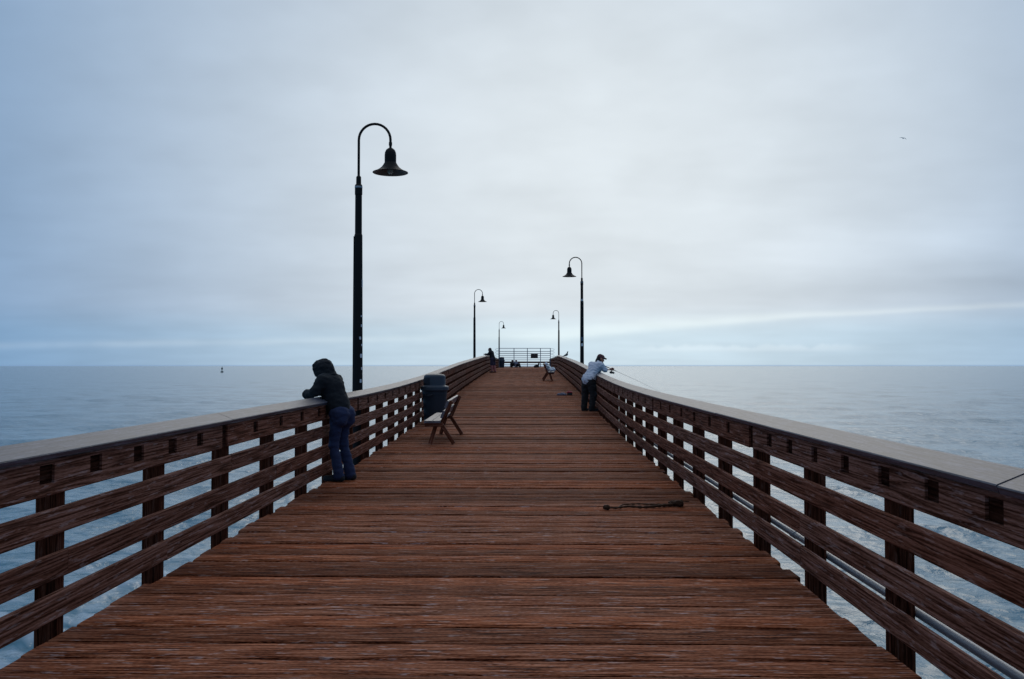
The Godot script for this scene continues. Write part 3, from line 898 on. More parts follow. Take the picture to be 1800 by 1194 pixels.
func skeleton(J: Dictionary, g: float) -> Dictionary:
	# bones grouped by body region; g is added to each radius (cloth)
	var B := {}
	B["torso"] = [[J.pelvis + (J.lhip - J.pelvis) * 0.8, J.pelvis + (J.rhip - J.pelvis) * 0.8, 0.120 + g, 0.120 + g], [J.pelvis, J.waist, 0.125 + g, 0.115 + g], [J.waist, J.chest, 0.12 + g, 0.14 + g],
		[J.chest, J.neck, 0.13 + g, 0.07 + g], [J.chest, J.chest.lerp(J.lsh, 0.7), 0.13 + g, 0.085 + g], [J.chest, J.chest.lerp(J.rsh, 0.7), 0.13 + g, 0.085 + g],
		[J.waist.lerp(J.lhip, 0.35), J.chest.lerp(J.lsh, 0.45), 0.105 + g, 0.10 + g], [J.waist.lerp(J.rhip, 0.35), J.chest.lerp(J.rsh, 0.45), 0.105 + g, 0.10 + g]]
	B["larm"] = [[J.neck.lerp(J.lsh, 0.6), J.lsh, 0.06 + g, 0.062 + g], [J.lsh, J.lel, 0.058 + g, 0.044 + g], [J.lel, J.lwr, 0.043 + g, 0.029 + g]]
	B["rarm"] = [[J.neck.lerp(J.rsh, 0.6), J.rsh, 0.06 + g, 0.062 + g], [J.rsh, J.rel, 0.058 + g, 0.044 + g], [J.rel, J.rwr, 0.043 + g, 0.029 + g]]
	B["lleg"] = [[J.lhip, J.lkn, 0.092 + g, 0.060 + g], [J.lkn, J.lkn.lerp(J.lan, 0.35), 0.06 + g, 0.060 + g], [J.lkn.lerp(J.lan, 0.35), J.lan, 0.060 + g, 0.040 + g]]
	B["rleg"] = [[J.rhip, J.rkn, 0.092 + g, 0.060 + g], [J.rkn, J.rkn.lerp(J.ran, 0.35), 0.06 + g, 0.060 + g], [J.rkn.lerp(J.ran, 0.35), J.ran, 0.060 + g, 0.040 + g]]
	B["lfoot"] = [[J.lhe, J.lto, 0.038 + g, 0.030 + g], [J.lan, J.lhe.lerp(J.lto, 0.3), 0.04 + g, 0.038 + g]]
	B["rfoot"] = [[J.rhe, J.rto, 0.038 + g, 0.030 + g], [J.ran, J.rhe.lerp(J.rto, 0.3), 0.04 + g, 0.038 + g]]
	B["neck"] = [[J.neck, J.head - J.hup * 0.05, 0.058 + g, 0.052 + g]]
	return B

func cat(B: Dictionary, keys: Array) -> Array:
	var r := []
	for k in keys: r.append_array(B[k])
	return r

func joints(fwd: Vector3, t: Dictionary, hf: Vector3, hup: Vector3) -> Dictionary:
	var J := {}
	for k in t: J[k] = frame(fwd, t[k])
	J.hup = hup.normalized(); J.hf = hf.normalized()
	return J

func body_mesh(J: Dictionary, cell: float, fine: float) -> Shape:
	var s := Shape.new()
	var B := skeleton(J, -0.012)
	s.flesh(cat(B, ["torso", "larm", "rarm", "lleg", "rleg", "lfoot", "rfoot", "neck"]), cell, 0.035)
	if fine > 0.0:
		s.flesh(head_bones(J.head, J.hf, J.hup) + B["neck"], fine * 1.4, 0.02)
		for q in [["lwr", "lhand", 1.0], ["rwr", "rhand", -1.0]]:
			var hb := []
			hand(hb, J[q[0]], J[q[1]], Vector3.DOWN, Vector3.UP.cross(J[q[1]] - J[q[0]]) * q[2] + Vector3(0, 0.4, 0), 0.9)
			s.flesh(hb, fine, 0.008)
	else:
		s.flesh(head_bones(J.head, J.hf, J.hup) + B["neck"], cell * 0.7, 0.02)
		s.flesh([[J.lwr, J.lhand, 0.032, 0.03], [J.rwr, J.rhand, 0.032, 0.03]], cell * 0.8, 0.01)
	return s

func garment(called: String, bones: Array, cell: float, k: float, fold: float, m: String, o: Node3D, fs := 7.0) -> MeshInstance3D:
	var s := Shape.new()
	s.flesh(bones, cell, k, fold, fs)
	return part(called, s.mesh(), mats[m], o)

func make_hooded() -> void:
	var base := Vector3(-2.635, deck_y(13.0) + 0.004, -13.05)
	var o := thing("person", "person in dark hooded top and blue jeans leaning on the left railing", "person", base)
	var f := Vector3(-0.955, 0, -0.296)
	var t := {pelvis = [-0.02, 0.0, 0.94], waist = [0.05, 0.0, 1.10], chest = [0.14, 0.0, 1.30], neck = [0.205, 0.0, 1.43], head = [0.26, 0.0, 1.54],
		lsh = [0.16, 0.19, 1.38], rsh = [0.16, -0.19, 1.38], lel = [0.24, 0.26, 1.235], rel = [0.36, -0.24, 1.235], lwr = [0.40, 0.12, 1.20], rwr = [0.45, -0.05, 1.205], lhand = [0.46, 0.05, 1.185], rhand = [0.47, 0.02, 1.20],
		lhip = [-0.02, 0.095, 0.92], rhip = [-0.02, -0.095, 0.92], lkn = [0.03, 0.10, 0.50], rkn = [-0.01, -0.10, 0.50], lan = [-0.05, 0.10, 0.09], ran = [-0.12, -0.11, 0.09],
		lhe = [-0.09, 0.10, 0.045], rhe = [-0.16, -0.11, 0.045], lto = [0.14, 0.12, 0.036], rto = [0.06, -0.13, 0.036]}
	var J := joints(f, t, f + Vector3(0.05, -0.25, -0.1), Vector3(-0.12, 1, 0))
	part("body", body_mesh(J, 0.016, 0.005).mesh(), mats["skin_pale"], o)
	var B := skeleton(J, 0.022)
	var top := cat(B, ["torso", "larm", "rarm"])
	top.append([J.waist + Vector3(0, -0.07, 0) + f * -0.02, J.waist + Vector3(0, 0.02, 0), 0.165, 0.155])
	top.append([J.chest - f * 0.05, J.neck - f * 0.05, 0.14, 0.09])
	var hem := []
	for b in top:
		hem.append(b)
	hem.remove_at(0)   # the hips stay in the jeans
	for q in ["l", "r"]: hem.append([J[q + "wr"], J[q + "hand"] + (J[q + "hand"] - J[q + "wr"]) * 0.7, 0.055, 0.058])
	garment("hooded_top", hem, 0.013, 0.05, 0.010, "hoodie_navy", o, 8.0)
	var hd: Vector3 = J.head
	garment("hood", [[hd + J.hup * 0.035 - f * 0.03, hd + J.hup * 0.03 + f * 0.045, 0.118, 0.108], [hd - J.hup * 0.05 - f * 0.05, hd - J.hup * 0.05 + f * 0.03, 0.105, 0.095], [hd - J.hup * 0.05 - f * 0.04, J.neck - f * 0.05, 0.1, 0.11], [hd - f * 0.11 + J.hup * 0.0, hd - f * 0.10 - J.hup * 0.06, 0.055, 0.05]], 0.010, 0.04, 0.014, "hoodie_navy", o, 9.0)
	var L := skeleton(J, 0.006)
	var jeans: Array = cat(L, ["lleg", "rleg"])
	jeans.append(L["torso"][0])
	jeans.append([J.pelvis - f * 0.05 + Vector3(0, 0.0, 0) + (J.lhip - J.pelvis) * 0.8, J.lhip - f * 0.05 - Vector3(0, 0.08, 0), 0.115, 0.10])
	jeans.append([J.pelvis - f * 0.05 + (J.rhip - J.pelvis) * 0.8, J.rhip - f * 0.05 - Vector3(0, 0.08, 0), 0.125, 0.11])
	jeans.append([J.pelvis, J.waist - Vector3(0, 0.06, 0), 0.14, 0.13])
	jeans.append([J.lkn.lerp(J.lan, 0.5), J.lan + Vector3(0, -0.015, 0), 0.064, 0.078]); jeans.append([J.rkn.lerp(J.ran, 0.5), J.ran + Vector3(0, -0.015, 0), 0.064, 0.078])
	garment("jeans", jeans, 0.013, 0.03, 0.010, "denim", o, 8.0)
	for q in ["l", "r"]:
		garment("shoe", [[J[q + "he"], J[q + "he"].lerp(J[q + "to"], 0.5), 0.046, 0.046], [J[q + "he"].lerp(J[q + "to"], 0.5), J[q + "to"], 0.046, 0.038], [J[q + "an"] - Vector3(0, 0.01, 0), J[q + "he"], 0.05, 0.046]], 0.010, 0.02, 0.0, "shoe_black", o)

func make_angler() -> void:
	var d := 28.0
	var base := Vector3(1.79, deck_y(d) + 0.004, -d)
	var o := thing("person", "angler in pale shirt, maroon cap and black trousers leaning on the right railing", "person", base)
	var f := Vector3(0.80, 0, -0.60)
	var t := {pelvis = [0.0, 0.0, 0.90], waist = [0.07, 0.0, 1.04], chest = [0.24, 0.0, 1.28], neck = [0.37, 0.0, 1.42], head = [0.47, 0.0, 1.55],
		lsh = [0.29, 0.20, 1.37], rsh = [0.29, -0.20, 1.37], lel = [0.60, 0.20, 1.225], rel = [0.43, -0.25, 1.215], lwr = [0.62, 0.10, 1.40], rwr = [0.68, -0.20, 1.235], lhand = [0.58, 0.06, 1.47], rhand = [0.78, -0.18, 1.245],
		lhip = [0.0, 0.12, 0.88], rhip = [0.0, -0.12, 0.88], lkn = [0.0, 0.17, 0.48], rkn = [0.06, -0.15, 0.47], lan = [-0.03, 0.18, 0.09], ran = [0.0, -0.13, 0.09],
		lhe = [-0.07, 0.18, 0.045], rhe = [-0.04, -0.13, 0.045], lto = [0.14, 0.22, 0.036], rto = [0.18, -0.17, 0.036]}
	var hf := Vector3(1.0, -0.28, -0.2)
	var J := joints(f, t, hf, Vector3(0.25, 1, -0.05))
	part("body", body_mesh(J, 0.018, 0.006).mesh(), mats["skin"], o)
	var B := skeleton(J, 0.022)
	var top: Array = cat(B, ["torso"])
	top.remove_at(0)
	for q in ["l", "r"]:
		var arm: Array = B[q + "arm"]
		top.append(arm[0]); top.append([arm[1][0], arm[1][1], 0.085, 0.075])
	top.append([J.pelvis + Vector3(0, 0.03, 0) - f * 0.02, J.waist, 0.175, 0.165])
	top.append([J.lhip.lerp(J.waist, 0.5), J.waist.lerp(J.chest, 0.5), 0.155, 0.15]); top.append([J.rhip.lerp(J.waist, 0.5), J.waist.lerp(J.chest, 0.5), 0.155, 0.15])
	top.append([J.lhip.lerp(J.waist, 0.4) - f * 0.02, J.rhip.lerp(J.waist, 0.4) - f * 0.02, 0.16, 0.16])
	garment("shirt", top, 0.014, 0.045, 0.022, "shirt_pale", o, 8.0)
	var L := skeleton(J, 0.028)
	var tr: Array = cat(L, ["lleg", "rleg"])
	tr.append(L["torso"][0])
	tr.append([J.pelvis - f * 0.03 - Vector3(0, 0.03, 0), J.pelvis, 0.15, 0.14])
	tr.append([J.lkn, J.lan, 0.098, 0.085]); tr.append([J.rkn, J.ran, 0.098, 0.085]); tr.append([J.lhip - Vector3(0, 0.06, 0), J.lkn, 0.128, 0.10]); tr.append([J.rhip - Vector3(0, 0.06, 0), J.rkn, 0.128, 0.10])
	garment("trousers", tr, 0.016, 0.03, 0.018, "trouser_black", o)
	for q in ["l", "r"]:
		garment("shoe", [[J[q + "he"], J[q + "to"], 0.046, 0.04], [J[q + "an"] - Vector3(0, 0.01, 0), J[q + "he"], 0.05, 0.046]], 0.012, 0.02, 0.0, "shoe_black", o)
	garment("scarf", [[J.neck + f * 0.14, J.neck + f * 0.22 - Vector3(0, 0.13, 0), 0.055, 0.065], [J.neck + f * 0.02, J.neck + f * 0.1, 0.085, 0.07], [J.neck + f * 0.22 - Vector3(0, 0.13, 0), J.neck + f * 0.22 - Vector3(0, 0.21, 0), 0.06, 0.045]], 0.012, 0.03, 0.01, "teal_cloth", o)
	var h: Vector3 = J.head
	garment("hair", [[h - J.hf * 0.035 + J.hup * 0.01, h - J.hf * 0.065 - J.hup * 0.07, 0.093, 0.075], [h - J.hf * 0.065 - J.hup * 0.07, J.neck - f * 0.045 + Vector3(0, 0.01, 0), 0.07, 0.06], [h + J.hf * 0.045 - J.hup * 0.1, h + J.hf * 0.05 - J.hup * 0.125, 0.055, 0.04]], 0.010, 0.02, 0.01, "hair_dark", o)
	var cp := garment("cap", [[h + J.hup * 0.055 - J.hf * 0.025, h + J.hup * 0.05 + J.hf * 0.03, 0.092, 0.088]], 0.008, 0.02, 0.0, "cap_maroon", o)
	var br := Shape.new()
	br.flesh([[h + J.hf * 0.10 + J.hup * 0.055 + f.cross(Vector3.UP) * 0.045, h + J.hf * 0.10 + J.hup * 0.055 - f.cross(Vector3.UP) * 0.045, 0.012, 0.012], [h + J.hf * 0.16 + J.hup * 0.045 + f.cross(Vector3.UP) * 0.03, h + J.hf * 0.16 + J.hup * 0.045 - f.cross(Vector3.UP) * 0.03, 0.010, 0.010], [h + J.hf * 0.09 + J.hup * 0.055, h + J.hf * 0.165 + J.hup * 0.045, 0.014, 0.010]], 0.006, 0.05)
	part("brim", br.mesh(), mats["cap_maroon"], cp)
	# the rod in the right hand
	var g: Vector3 = base + J.rhand + Vector3(0.01, -0.012, 0.0)
	var dir := Vector3(0.93, -0.42, 0.05).normalized()
	var rod := thing("fishing_rod", "thin black fishing rod held out over the right railing by the angler", "fishing rod", g)
	var s := Shape.new()
	s.tube([-dir * 0.30, -dir * 0.1, dir * 0.12], [0.013, 0.012, 0.010], 10)
	part("handle", s.mesh(), mats["rod_black"], rod)
	var bl := Shape.new()
	bl.tube([dir * 0.11, dir * 0.8, dir * 1.3 + Vector3(0, -0.02, 0), dir * 1.75 + Vector3(0, -0.05, 0)], [0.005, 0.0033, 0.0022, 0.0015], 8)
	part("blank", bl.mesh(), mats["rod_black"], rod)
	var rl := Shape.new()
	rl.flesh([[Vector3(-0.02, -0.02, 0), Vector3(-0.03, -0.075, 0), 0.014, 0.014], [Vector3(-0.06, -0.085, 0), Vector3(0.03, -0.10, 0), 0.036, 0.030], [Vector3(-0.03, -0.085, 0.03), Vector3(-0.03, -0.085, 0.075), 0.012, 0.014]], 0.008, 0.012)
	part("reel", rl.mesh(), mats["rod_black"], rod)

func make_far_person() -> void:
	var d := 63.0
	var base := Vector3(-2.43, deck_y(d) + 0.004, -d)
	var o := thing("person", "long-haired person in black jacket and pink leggings at the far left railing", "person", base)
	var f := Vector3(-0.93, 0, -0.37)
	var t := {pelvis = [-0.04, 0.0, 0.92], waist = [0.0, 0.0, 1.06], chest = [0.08, 0.0, 1.28], neck = [0.14, 0.0, 1.42], head = [0.19, 0.0, 1.53],
		lsh = [0.09, 0.17, 1.36], rsh = [0.09, -0.17, 1.36], lel = [0.22, 0.22, 1.20], rel = [0.36, -0.18, 1.22], lwr = [0.44, 0.12, 1.225], rwr = [0.56, -0.06, 1.225], lhand = [0.52, 0.08, 1.235], rhand = [0.64, -0.02, 1.235],
		lhip = [-0.04, 0.09, 0.90], rhip = [-0.04, -0.09, 0.90], lkn = [0.0, 0.10, 0.49], rkn = [-0.08, -0.10, 0.49], lan = [-0.03, 0.10, 0.09], ran = [-0.16, -0.12, 0.09],
		lhe = [-0.07, 0.10, 0.045], rhe = [-0.20, -0.12, 0.045], lto = [0.13, 0.11, 0.036], rto = [0.0, -0.14, 0.036]}
	var J := joints(f, t, f + Vector3(0, -0.15, 0.05), Vector3(-0.1, 1, 0))
	part("body", body_mesh(J, 0.024, 0.0).mesh(), mats["skin_pale"], o)
	var B := skeleton(J, 0.03)
	var top := cat(B, ["torso", "larm", "rarm"])
	top.append([J.pelvis + Vector3(0, -0.06, 0), J.waist, 0.185, 0.16])
	garment("jacket", top, 0.022, 0.05, 0.015, "jacket_black", o)
	var L := skeleton(J, 0.022)
	garment("leggings", cat(L, ["lleg", "rleg"]), 0.022, 0.03, 0.0, "legging_pink", o)
	garment("shorts", [[J.lhip, J.lhip.lerp(J.lkn, 0.85), 0.13, 0.115], [J.rhip, J.rhip.lerp(J.rkn, 0.85), 0.13, 0.115], [J.lhip, J.rhip, 0.14, 0.14]], 0.022, 0.04, 0.0, "skirt_plum", o)
	var h: Vector3 = J.head
	garment("hair", [[h - J.hf * 0.03 + J.hup * 0.035, h - J.hf * 0.04 - J.hup * 0.05, 0.098, 0.09], [h - J.hf * 0.06 - J.hup * 0.05, J.neck - f * 0.06 - Vector3(0, 0.1, 0), 0.085, 0.07]], 0.016, 0.03, 0.0, "hair_dark", o)
	for q in ["l", "r"]:
		garment("shoe", [[J[q + "he"], J[q + "to"], 0.046, 0.04]], 0.02, 0.02, 0.0, "shoe_black", o)

func make_sitter(x: float, d: float, f: Vector3, topm: String, legm: String, label: String, lean: float) -> void:
	var base := Vector3(x, deck_y(d) + 0.004, -d)
	var o := thing("person", label, "person", base, "people sitting before the far gate")
	f = f.normalized()
	var t := {pelvis = [0.0, 0.0, 0.15], waist = [-0.02 + lean * 0.2, 0.0, 0.30], chest = [lean * 0.6, 0.0, 0.52], neck = [0.04 + lean, 0.0, 0.66], head = [0.09 + lean, 0.0, 0.79],
		lsh = [0.02 + lean * 0.8, 0.18, 0.60], rsh = [0.02 + lean * 0.8, -0.18, 0.60], lel = [0.16, 0.25, 0.42], rel = [0.16, -0.25, 0.42], lwr = [0.34, 0.14, 0.48], rwr = [0.34, -0.14, 0.48], lhand = [0.40, 0.08, 0.50], rhand = [0.40, -0.08, 0.50],
		lhip = [0.02, 0.09, 0.14], rhip = [0.02, -0.09, 0.14], lkn = [0.36, 0.13, 0.42], rkn = [0.36, -0.13, 0.42], lan = [0.52, 0.11, 0.09], ran = [0.52, -0.11, 0.09],
		lhe = [0.49, 0.11, 0.045], rhe = [0.49, -0.11, 0.045], lto = [0.68, 0.12, 0.036], rto = [0.68, -0.12, 0.036]}
	var J := joints(f, t, f, Vector3.UP)
	part("body", body_mesh(J, 0.034, 0.0).mesh(), mats["skin_pale"], o)
	garment("jacket", cat(skeleton(J, 0.03), ["torso", "larm", "rarm"]), 0.032, 0.05, 0.0, topm, o)
	garment("trousers", cat(skeleton(J, 0.026), ["lleg", "rleg"]), 0.032, 0.03, 0.0, legm, o)
	var h: Vector3 = J.head
	garment("hair", [[h - J.hf * 0.03 + J.hup * 0.03, h - J.hf * 0.05 - J.hup * 0.04, 0.1, 0.085]], 0.024, 0.03, 0.0, "hair_dark", o)
	for q in ["l", "r"]:
		garment("shoe", [[J[q + "he"], J[q + "to"], 0.046, 0.04]], 0.024, 0.02, 0.0, "shoe_black", o)

# ------------------------------------------------------------------ gate at the far end
func make_gate() -> void:
	var d := 116.0
	var o := thing("gate", "steel bar gate with dark notice board closing off the pier's far end", "gate", Vector3(0, deck_y(d), -d))
	var xs := [-3.62, -1.79, -0.14, 1.48, 2.70]
	for x in xs:
		var s := Shape.new()
		s.beam(Vector3(x, 1.19, 0), Vector3(2.40, 0.085, 0.085), 0.008, Vector2.ZERO, Vector2(0.2, 0.5), Basis(Vector3(0, 0, 1), PI / 2))
		part("upright", s.mesh(), mats["gate_steel"], o)
	for y in [2.36, 1.97, 1.72, 1.45, 1.18, 0.93, 0.36, 0.14]:
		for i in xs.size() - 1:
			var s := Shape.new()
			s.tube([Vector3(xs[i] + 0.043, y, 0), Vector3(xs[i + 1] - 0.043, y, 0)], [0.034, 0.034], 8)
			part("bar", s.mesh(), mats["gate_steel"], o)
	for i in xs.size() - 1:
		var s := Shape.new()
		s.beam(Vector3((xs[i] + xs[i + 1]) / 2, 0.63, 0), Vector3(xs[i + 1] - xs[i] - 0.09, 0.22, 0.04), 0.005, Vector2(0, 0.2 * i), Vector2(1 / 7.2, 0.5))
		part("kick_board", s.mesh(), mats["rail_wood_1"], o)
	# curved guards that keep climbers from going round the ends
	for sd in [-1.0, 1.0]:
		var x0: float = xs[0] if sd < 0 else xs[4]
		for y in [2.2, 1.85, 1.45]:
			var s := Shape.new()
			var path := []; var rr := []
			for i in 9:
				var a := PI * 0.5 - PI * i / 8.0
				path.append(Vector3(x0 + sd * (0.043 + 0.45 * cos(a)), y + 0.14 * sin(a), 0)); rr.append(0.016)
			s.tube(path, rr, 6)
			part("end_guard", s.mesh(), mats["gate_steel"], o)
	var b := Shape.new()
	b.beam(Vector3(0.72, 1.40, 0.055), Vector3(0.88, 0.56, 0.03), 0.004)
	part("notice_board", b.mesh(), mats["sign_brown"], o)

# ------------------------------------------------------------------ small things
func make_small() -> void:
	# pipe along the right side
	var p := thing("conduit_pipe", "pale grey pipe running outside the right railing just above the deck", "pipe")
	var d := -4.0
	while d < 70.0:
		var s := Shape.new()
		var path := []; var rr := []
		for i in 9:
			var dd := d + 6.0 * i / 8.0
			path.append(Vector3(edge_x(dd, 1) + 0.183 + 0.032, deck_y(dd) + 0.185, -dd)); rr.append(0.030)
		s.tube(path, rr, 14)
		var seg := part("pipe_length", s.mesh(), mats["pipe_grey"], p)
		var c := Shape.new()
		c.tube([path[8] + Vector3(0, 0, 0.06), path[8] - Vector3(0, 0, 0.06)], [0.0355, 0.0355], 14)
		part("coupling", c.mesh(), mats["pipe_grey"], seg)
		d += 6.0
	# a strand of kelp
	var k := thing("kelp_strand", "dark dried kelp strand with a bulb lying across the planks", "seaweed", Vector3(0, deck_y(10.7), 0))
	var curve := func(pts: Array, r0: float, r1: float, called: String) -> void:
		var c := Curve3D.new()
		for i in pts.size():
			var tg: Vector3 = (pts[min(i + 1, pts.size() - 1)] - pts[max(i - 1, 0)]) / 6.0
			c.add_point(pts[i], -tg, tg)
		var path := []; var rr := []
		var n := 40
		for i in n + 1:
			var q := c.sample_baked(c.get_baked_length() * i / n)
			path.append(q); rr.append(lerpf(r0, r1, float(i) / n) * (1.0 + 0.25 * sin(i * 1.7) + 0.15 * sin(i * 4.1)))
		var s := Shape.new(); s.tube(path, rr, 8)
		part(called, s.mesh(), mats["kelp"], k)
	curve.call([Vector3(0.86, 0.018, -10.52), Vector3(0.98, 0.02, -10.50), Vector3(1.12, 0.02, -10.62), Vector3(1.28, 0.018, -10.56), Vector3(1.42, 0.02, -10.62), Vector3(1.56, 0.02, -10.72), Vector3(1.66, 0.022, -10.75)], 0.010, 0.017, "stalk")
	curve.call([Vector3(1.00, 0.016, -10.54), Vector3(1.08, 0.014, -10.80), Vector3(1.26, 0.014, -10.86), Vector3(1.42, 0.016, -10.80), Vector3(1.60, 0.016, -10.74)], 0.006, 0.010, "stalk")
	curve.call([Vector3(1.70, 0.02, -10.78), Vector3(1.62, 0.016, -10.96), Vector3(1.70, 0.014, -11.10), Vector3(1.88, 0.014, -11.06)], 0.010, 0.006, "stalk")
	var kb := Shape.new()
	kb.flesh([[Vector3(1.65, 0.035, -10.76), Vector3(1.72, 0.04, -10.72), 0.028, 0.04]], 0.01, 0.02, 0.012, 20.0)
	part("bulb", kb.mesh(), mats["kelp"], k)
	var kt := Shape.new()
	kt.flesh([[Vector3(0.85, 0.022, -10.53), Vector3(0.88, 0.025, -10.50), 0.024, 0.028]], 0.008, 0.02, 0.008, 30.0)
	part("torn_end", kt.mesh(), mats["kelp"], k)
	# red box and grey rag on the deck
	var y := deck_y(35.5)
	var tb := thing("tackle_box", "small red and black box standing on the deck left of the angler", "box", Vector3(1.56, y + 0.004, -35.6))
	var s1 := Shape.new(); s1.beam(Vector3(0, 0.045, 0), Vector3(0.19, 0.09, 0.13), 0.012); part("tray", s1.mesh(), mats["black_rubber"], tb)
	var s2 := Shape.new(); s2.beam(Vector3(0, 0.122, 0), Vector3(0.20, 0.06, 0.14), 0.016); part("lid", s2.mesh(), mats["red_paint"], tb)
	var s3 := Shape.new(); s3.tube([Vector3(-0.05, 0.152, 0), Vector3(-0.045, 0.185, 0), Vector3(0.045, 0.185, 0), Vector3(0.05, 0.152, 0)], [0.008, 0.008, 0.008, 0.008], 8); part("handle", s3.mesh(), mats["red_paint"], tb)
	var rg := Shape.new()
	rg.flesh([[Vector3(-0.16, 0.03, 0.02), Vector3(0.04, 0.035, -0.02), 0.04, 0.05], [Vector3(-0.05, 0.04, 0.0), Vector3(0.1, 0.03, 0.06), 0.05, 0.035], [Vector3(-0.22, 0.02, -0.04), Vector3(-0.12, 0.03, 0.0), 0.025, 0.04]], 0.012, 0.04, 0.03, 14.0)
	tag(part("rag", rg.mesh(), mats["cloth_grey"], null, Vector3(1.30, y + 0.008, -35.5)), "crumpled grey rag lying on the deck beside the small red box", "cloth")
	# bags on the far bench
	var bd := 49.2
	var b1 := thing("plastic_bag", "white plastic bag slumped against the backrest of the right bench", "bag", Vector3(1.04, deck_y(bd) + 0.48, -bd + 0.55))
	var f1 := Shape.new()
	f1.flesh([[Vector3(-0.02, 0.15, 0), Vector3(0.03, 0.13, 0.05), 0.14, 0.13], [Vector3(-0.1, 0.30, -0.02), Vector3(-0.05, 0.18, 0.0), 0.10, 0.12], [Vector3(-0.12, 0.36, 0.0), Vector3(-0.14, 0.44, 0.02), 0.08, 0.04]], 0.02, 0.05, 0.05, 7.0)
	part("sack", f1.mesh(), mats["plastic_white"], b1)
	var f2 := Shape.new()
	f2.flesh([[Vector3(0.04, 0.17, 0.13), Vector3(0.0, 0.22, 0.11), 0.055, 0.05]], 0.015, 0.03, 0.02, 10.0)
	part("printed_patch", f2.mesh(), mats["plastic_teal"], b1)
	var b2 := thing("plastic_bag", "low white bundle at the near end of the right bench seat", "bag", Vector3(1.20, deck_y(bd) + 0.48, -bd + 1.02))
	var f3 := Shape.new()
	f3.flesh([[Vector3(-0.05, 0.07, 0), Vector3(0.10, 0.08, 0.03), 0.08, 0.09], [Vector3(0.02, 0.12, -0.02), Vector3(0.06, 0.18, 0.0), 0.07, 0.04]], 0.016, 0.05, 0.035, 9.0)
	part("sack", f3.mesh(), mats["plastic_white"], b2)
	# dark bag by the gate
	var g1 := thing("backpack", "dark backpack lying on the deck before the far gate, right of the sitters", "bag", Vector3(0.95, deck_y(112.0) + 0.006, -112.0))
	var g2 := Shape.new(); g2.flesh([[Vector3(-0.2, 0.13, 0), Vector3(0.2, 0.14, 0), 0.13, 0.14], [Vector3(-0.15, 0.2, 0), Vector3(0.1, 0.24, 0), 0.1, 0.12]], 0.03, 0.05, 0.03, 5.0); part("sack", g2.mesh(), mats["bag_black"], g1)
	var g3 := Shape.new(); g3.flesh([[Vector3(0.22, 0.3, 0.0), Vector3(0.30, 0.52, 0.02), 0.09, 0.08]], 0.03, 0.04, 0.02, 5.0); part("top_pocket", g3.mesh(), mats["bag_black"], g1)
	# channel buoy
	var bx := thing("buoy", "small dark green channel buoy floating far off on the left", "buoy", Vector3(-343.0, SEA, -1045.0))
	var h1 := Shape.new(); h1.lathe([Vector2(0, -1.0), Vector2(1.2, -1.0), Vector2(1.55, 0.2), Vector2(1.6, 0.9), Vector2(1.3, 1.3), Vector2(0, 1.4)], Vector3.ZERO, 20); part("float", h1.mesh(), mats["buoy_green"], bx)
	for i in 4:
		var a := TAU * i / 4 + 0.4
		var h2 := Shape.new(); h2.tube([Vector3(cos(a) * 1.0, 1.3, sin(a) * 1.0), Vector3(cos(a) * 0.5, 5.0, sin(a) * 0.5)], [0.16, 0.14], 8); part("leg", h2.mesh(), mats["buoy_green"], bx)
	var h3 := Shape.new(); h3.lathe([Vector2(0, 3.3), Vector2(0.9, 3.3), Vector2(0.9, 5.0), Vector2(0.7, 5.2), Vector2(0, 5.2)], Vector3.ZERO, 16); part("day_mark", h3.mesh(), mats["buoy_green"], bx)
	var h4 := Shape.new(); h4.lathe([Vector2(0, 5.2), Vector2(0.35, 5.2), Vector2(0.35, 6.2), Vector2(0.15, 6.5), Vector2(0, 6.5)], Vector3.ZERO, 12); part("lantern", h4.mesh(), mats["buoy_green"], bx)
	# bird standing on the right railing
	var pd := 52.0
	var pb := thing("bird", "small dark bird standing on the right railing beyond the angler's lamp", "bird", Vector3(edge_x(pd, 1) + 0.06, deck_y(pd) + 1.135, -pd))
	var q1 := Shape.new()
	q1.flesh([[Vector3(-0.07, 0.13, 0), Vector3(0.03, 0.18, 0), 0.04, 0.065], [Vector3(0.03, 0.18, 0), Vector3(0.07, 0.30, 0), 0.055, 0.022], [Vector3(0.07, 0.30, 0), Vector3(0.075, 0.335, 0), 0.022, 0.03], [Vector3(-0.08, 0.13, 0), Vector3(-0.2, 0.08, 0), 0.035, 0.012]], 0.012, 0.03)
	part("body", q1.mesh(), mats["bird_dark"], pb)
	var q2 := Shape.new(); q2.tube([Vector3(0.09, 0.338, 0), Vector3(0.15, 0.33, 0)], [0.012, 0.003], 6); part("bill", q2.mesh(), mats["bird_dark"], pb)
	for sd in [-0.025, 0.025]:
		var q3 := Shape.new(); q3.tube([Vector3(-0.01, 0.12, sd), Vector3(0.0, 0.004, sd), Vector3(0.04, 0.004, sd)], [0.008, 0.007, 0.006], 6); part("leg", q3.mesh(), mats["bird_dark"], pb)
	# gull in flight
	var gl := thing("seagull", "pale seagull gliding high in the sky on the right", "bird", Vector3(55.9, 1.6 + 33.9, -140.0))
	var w1 := Shape.new()
	w1.flesh([[Vector3(0.02, 0, 0.14), Vector3(0.0, 0.0, -0.1), 0.05, 0.075], [Vector3(0, 0, -0.1), Vector3(0, 0.02, -0.26), 0.06, 0.04], [Vector3(0.02, 0, 0.14), Vector3(0.03, 0.0, 0.28), 0.045, 0.015]], 0.02, 0.03)
	part("body", w1.mesh(), mats["gull_white"], gl)
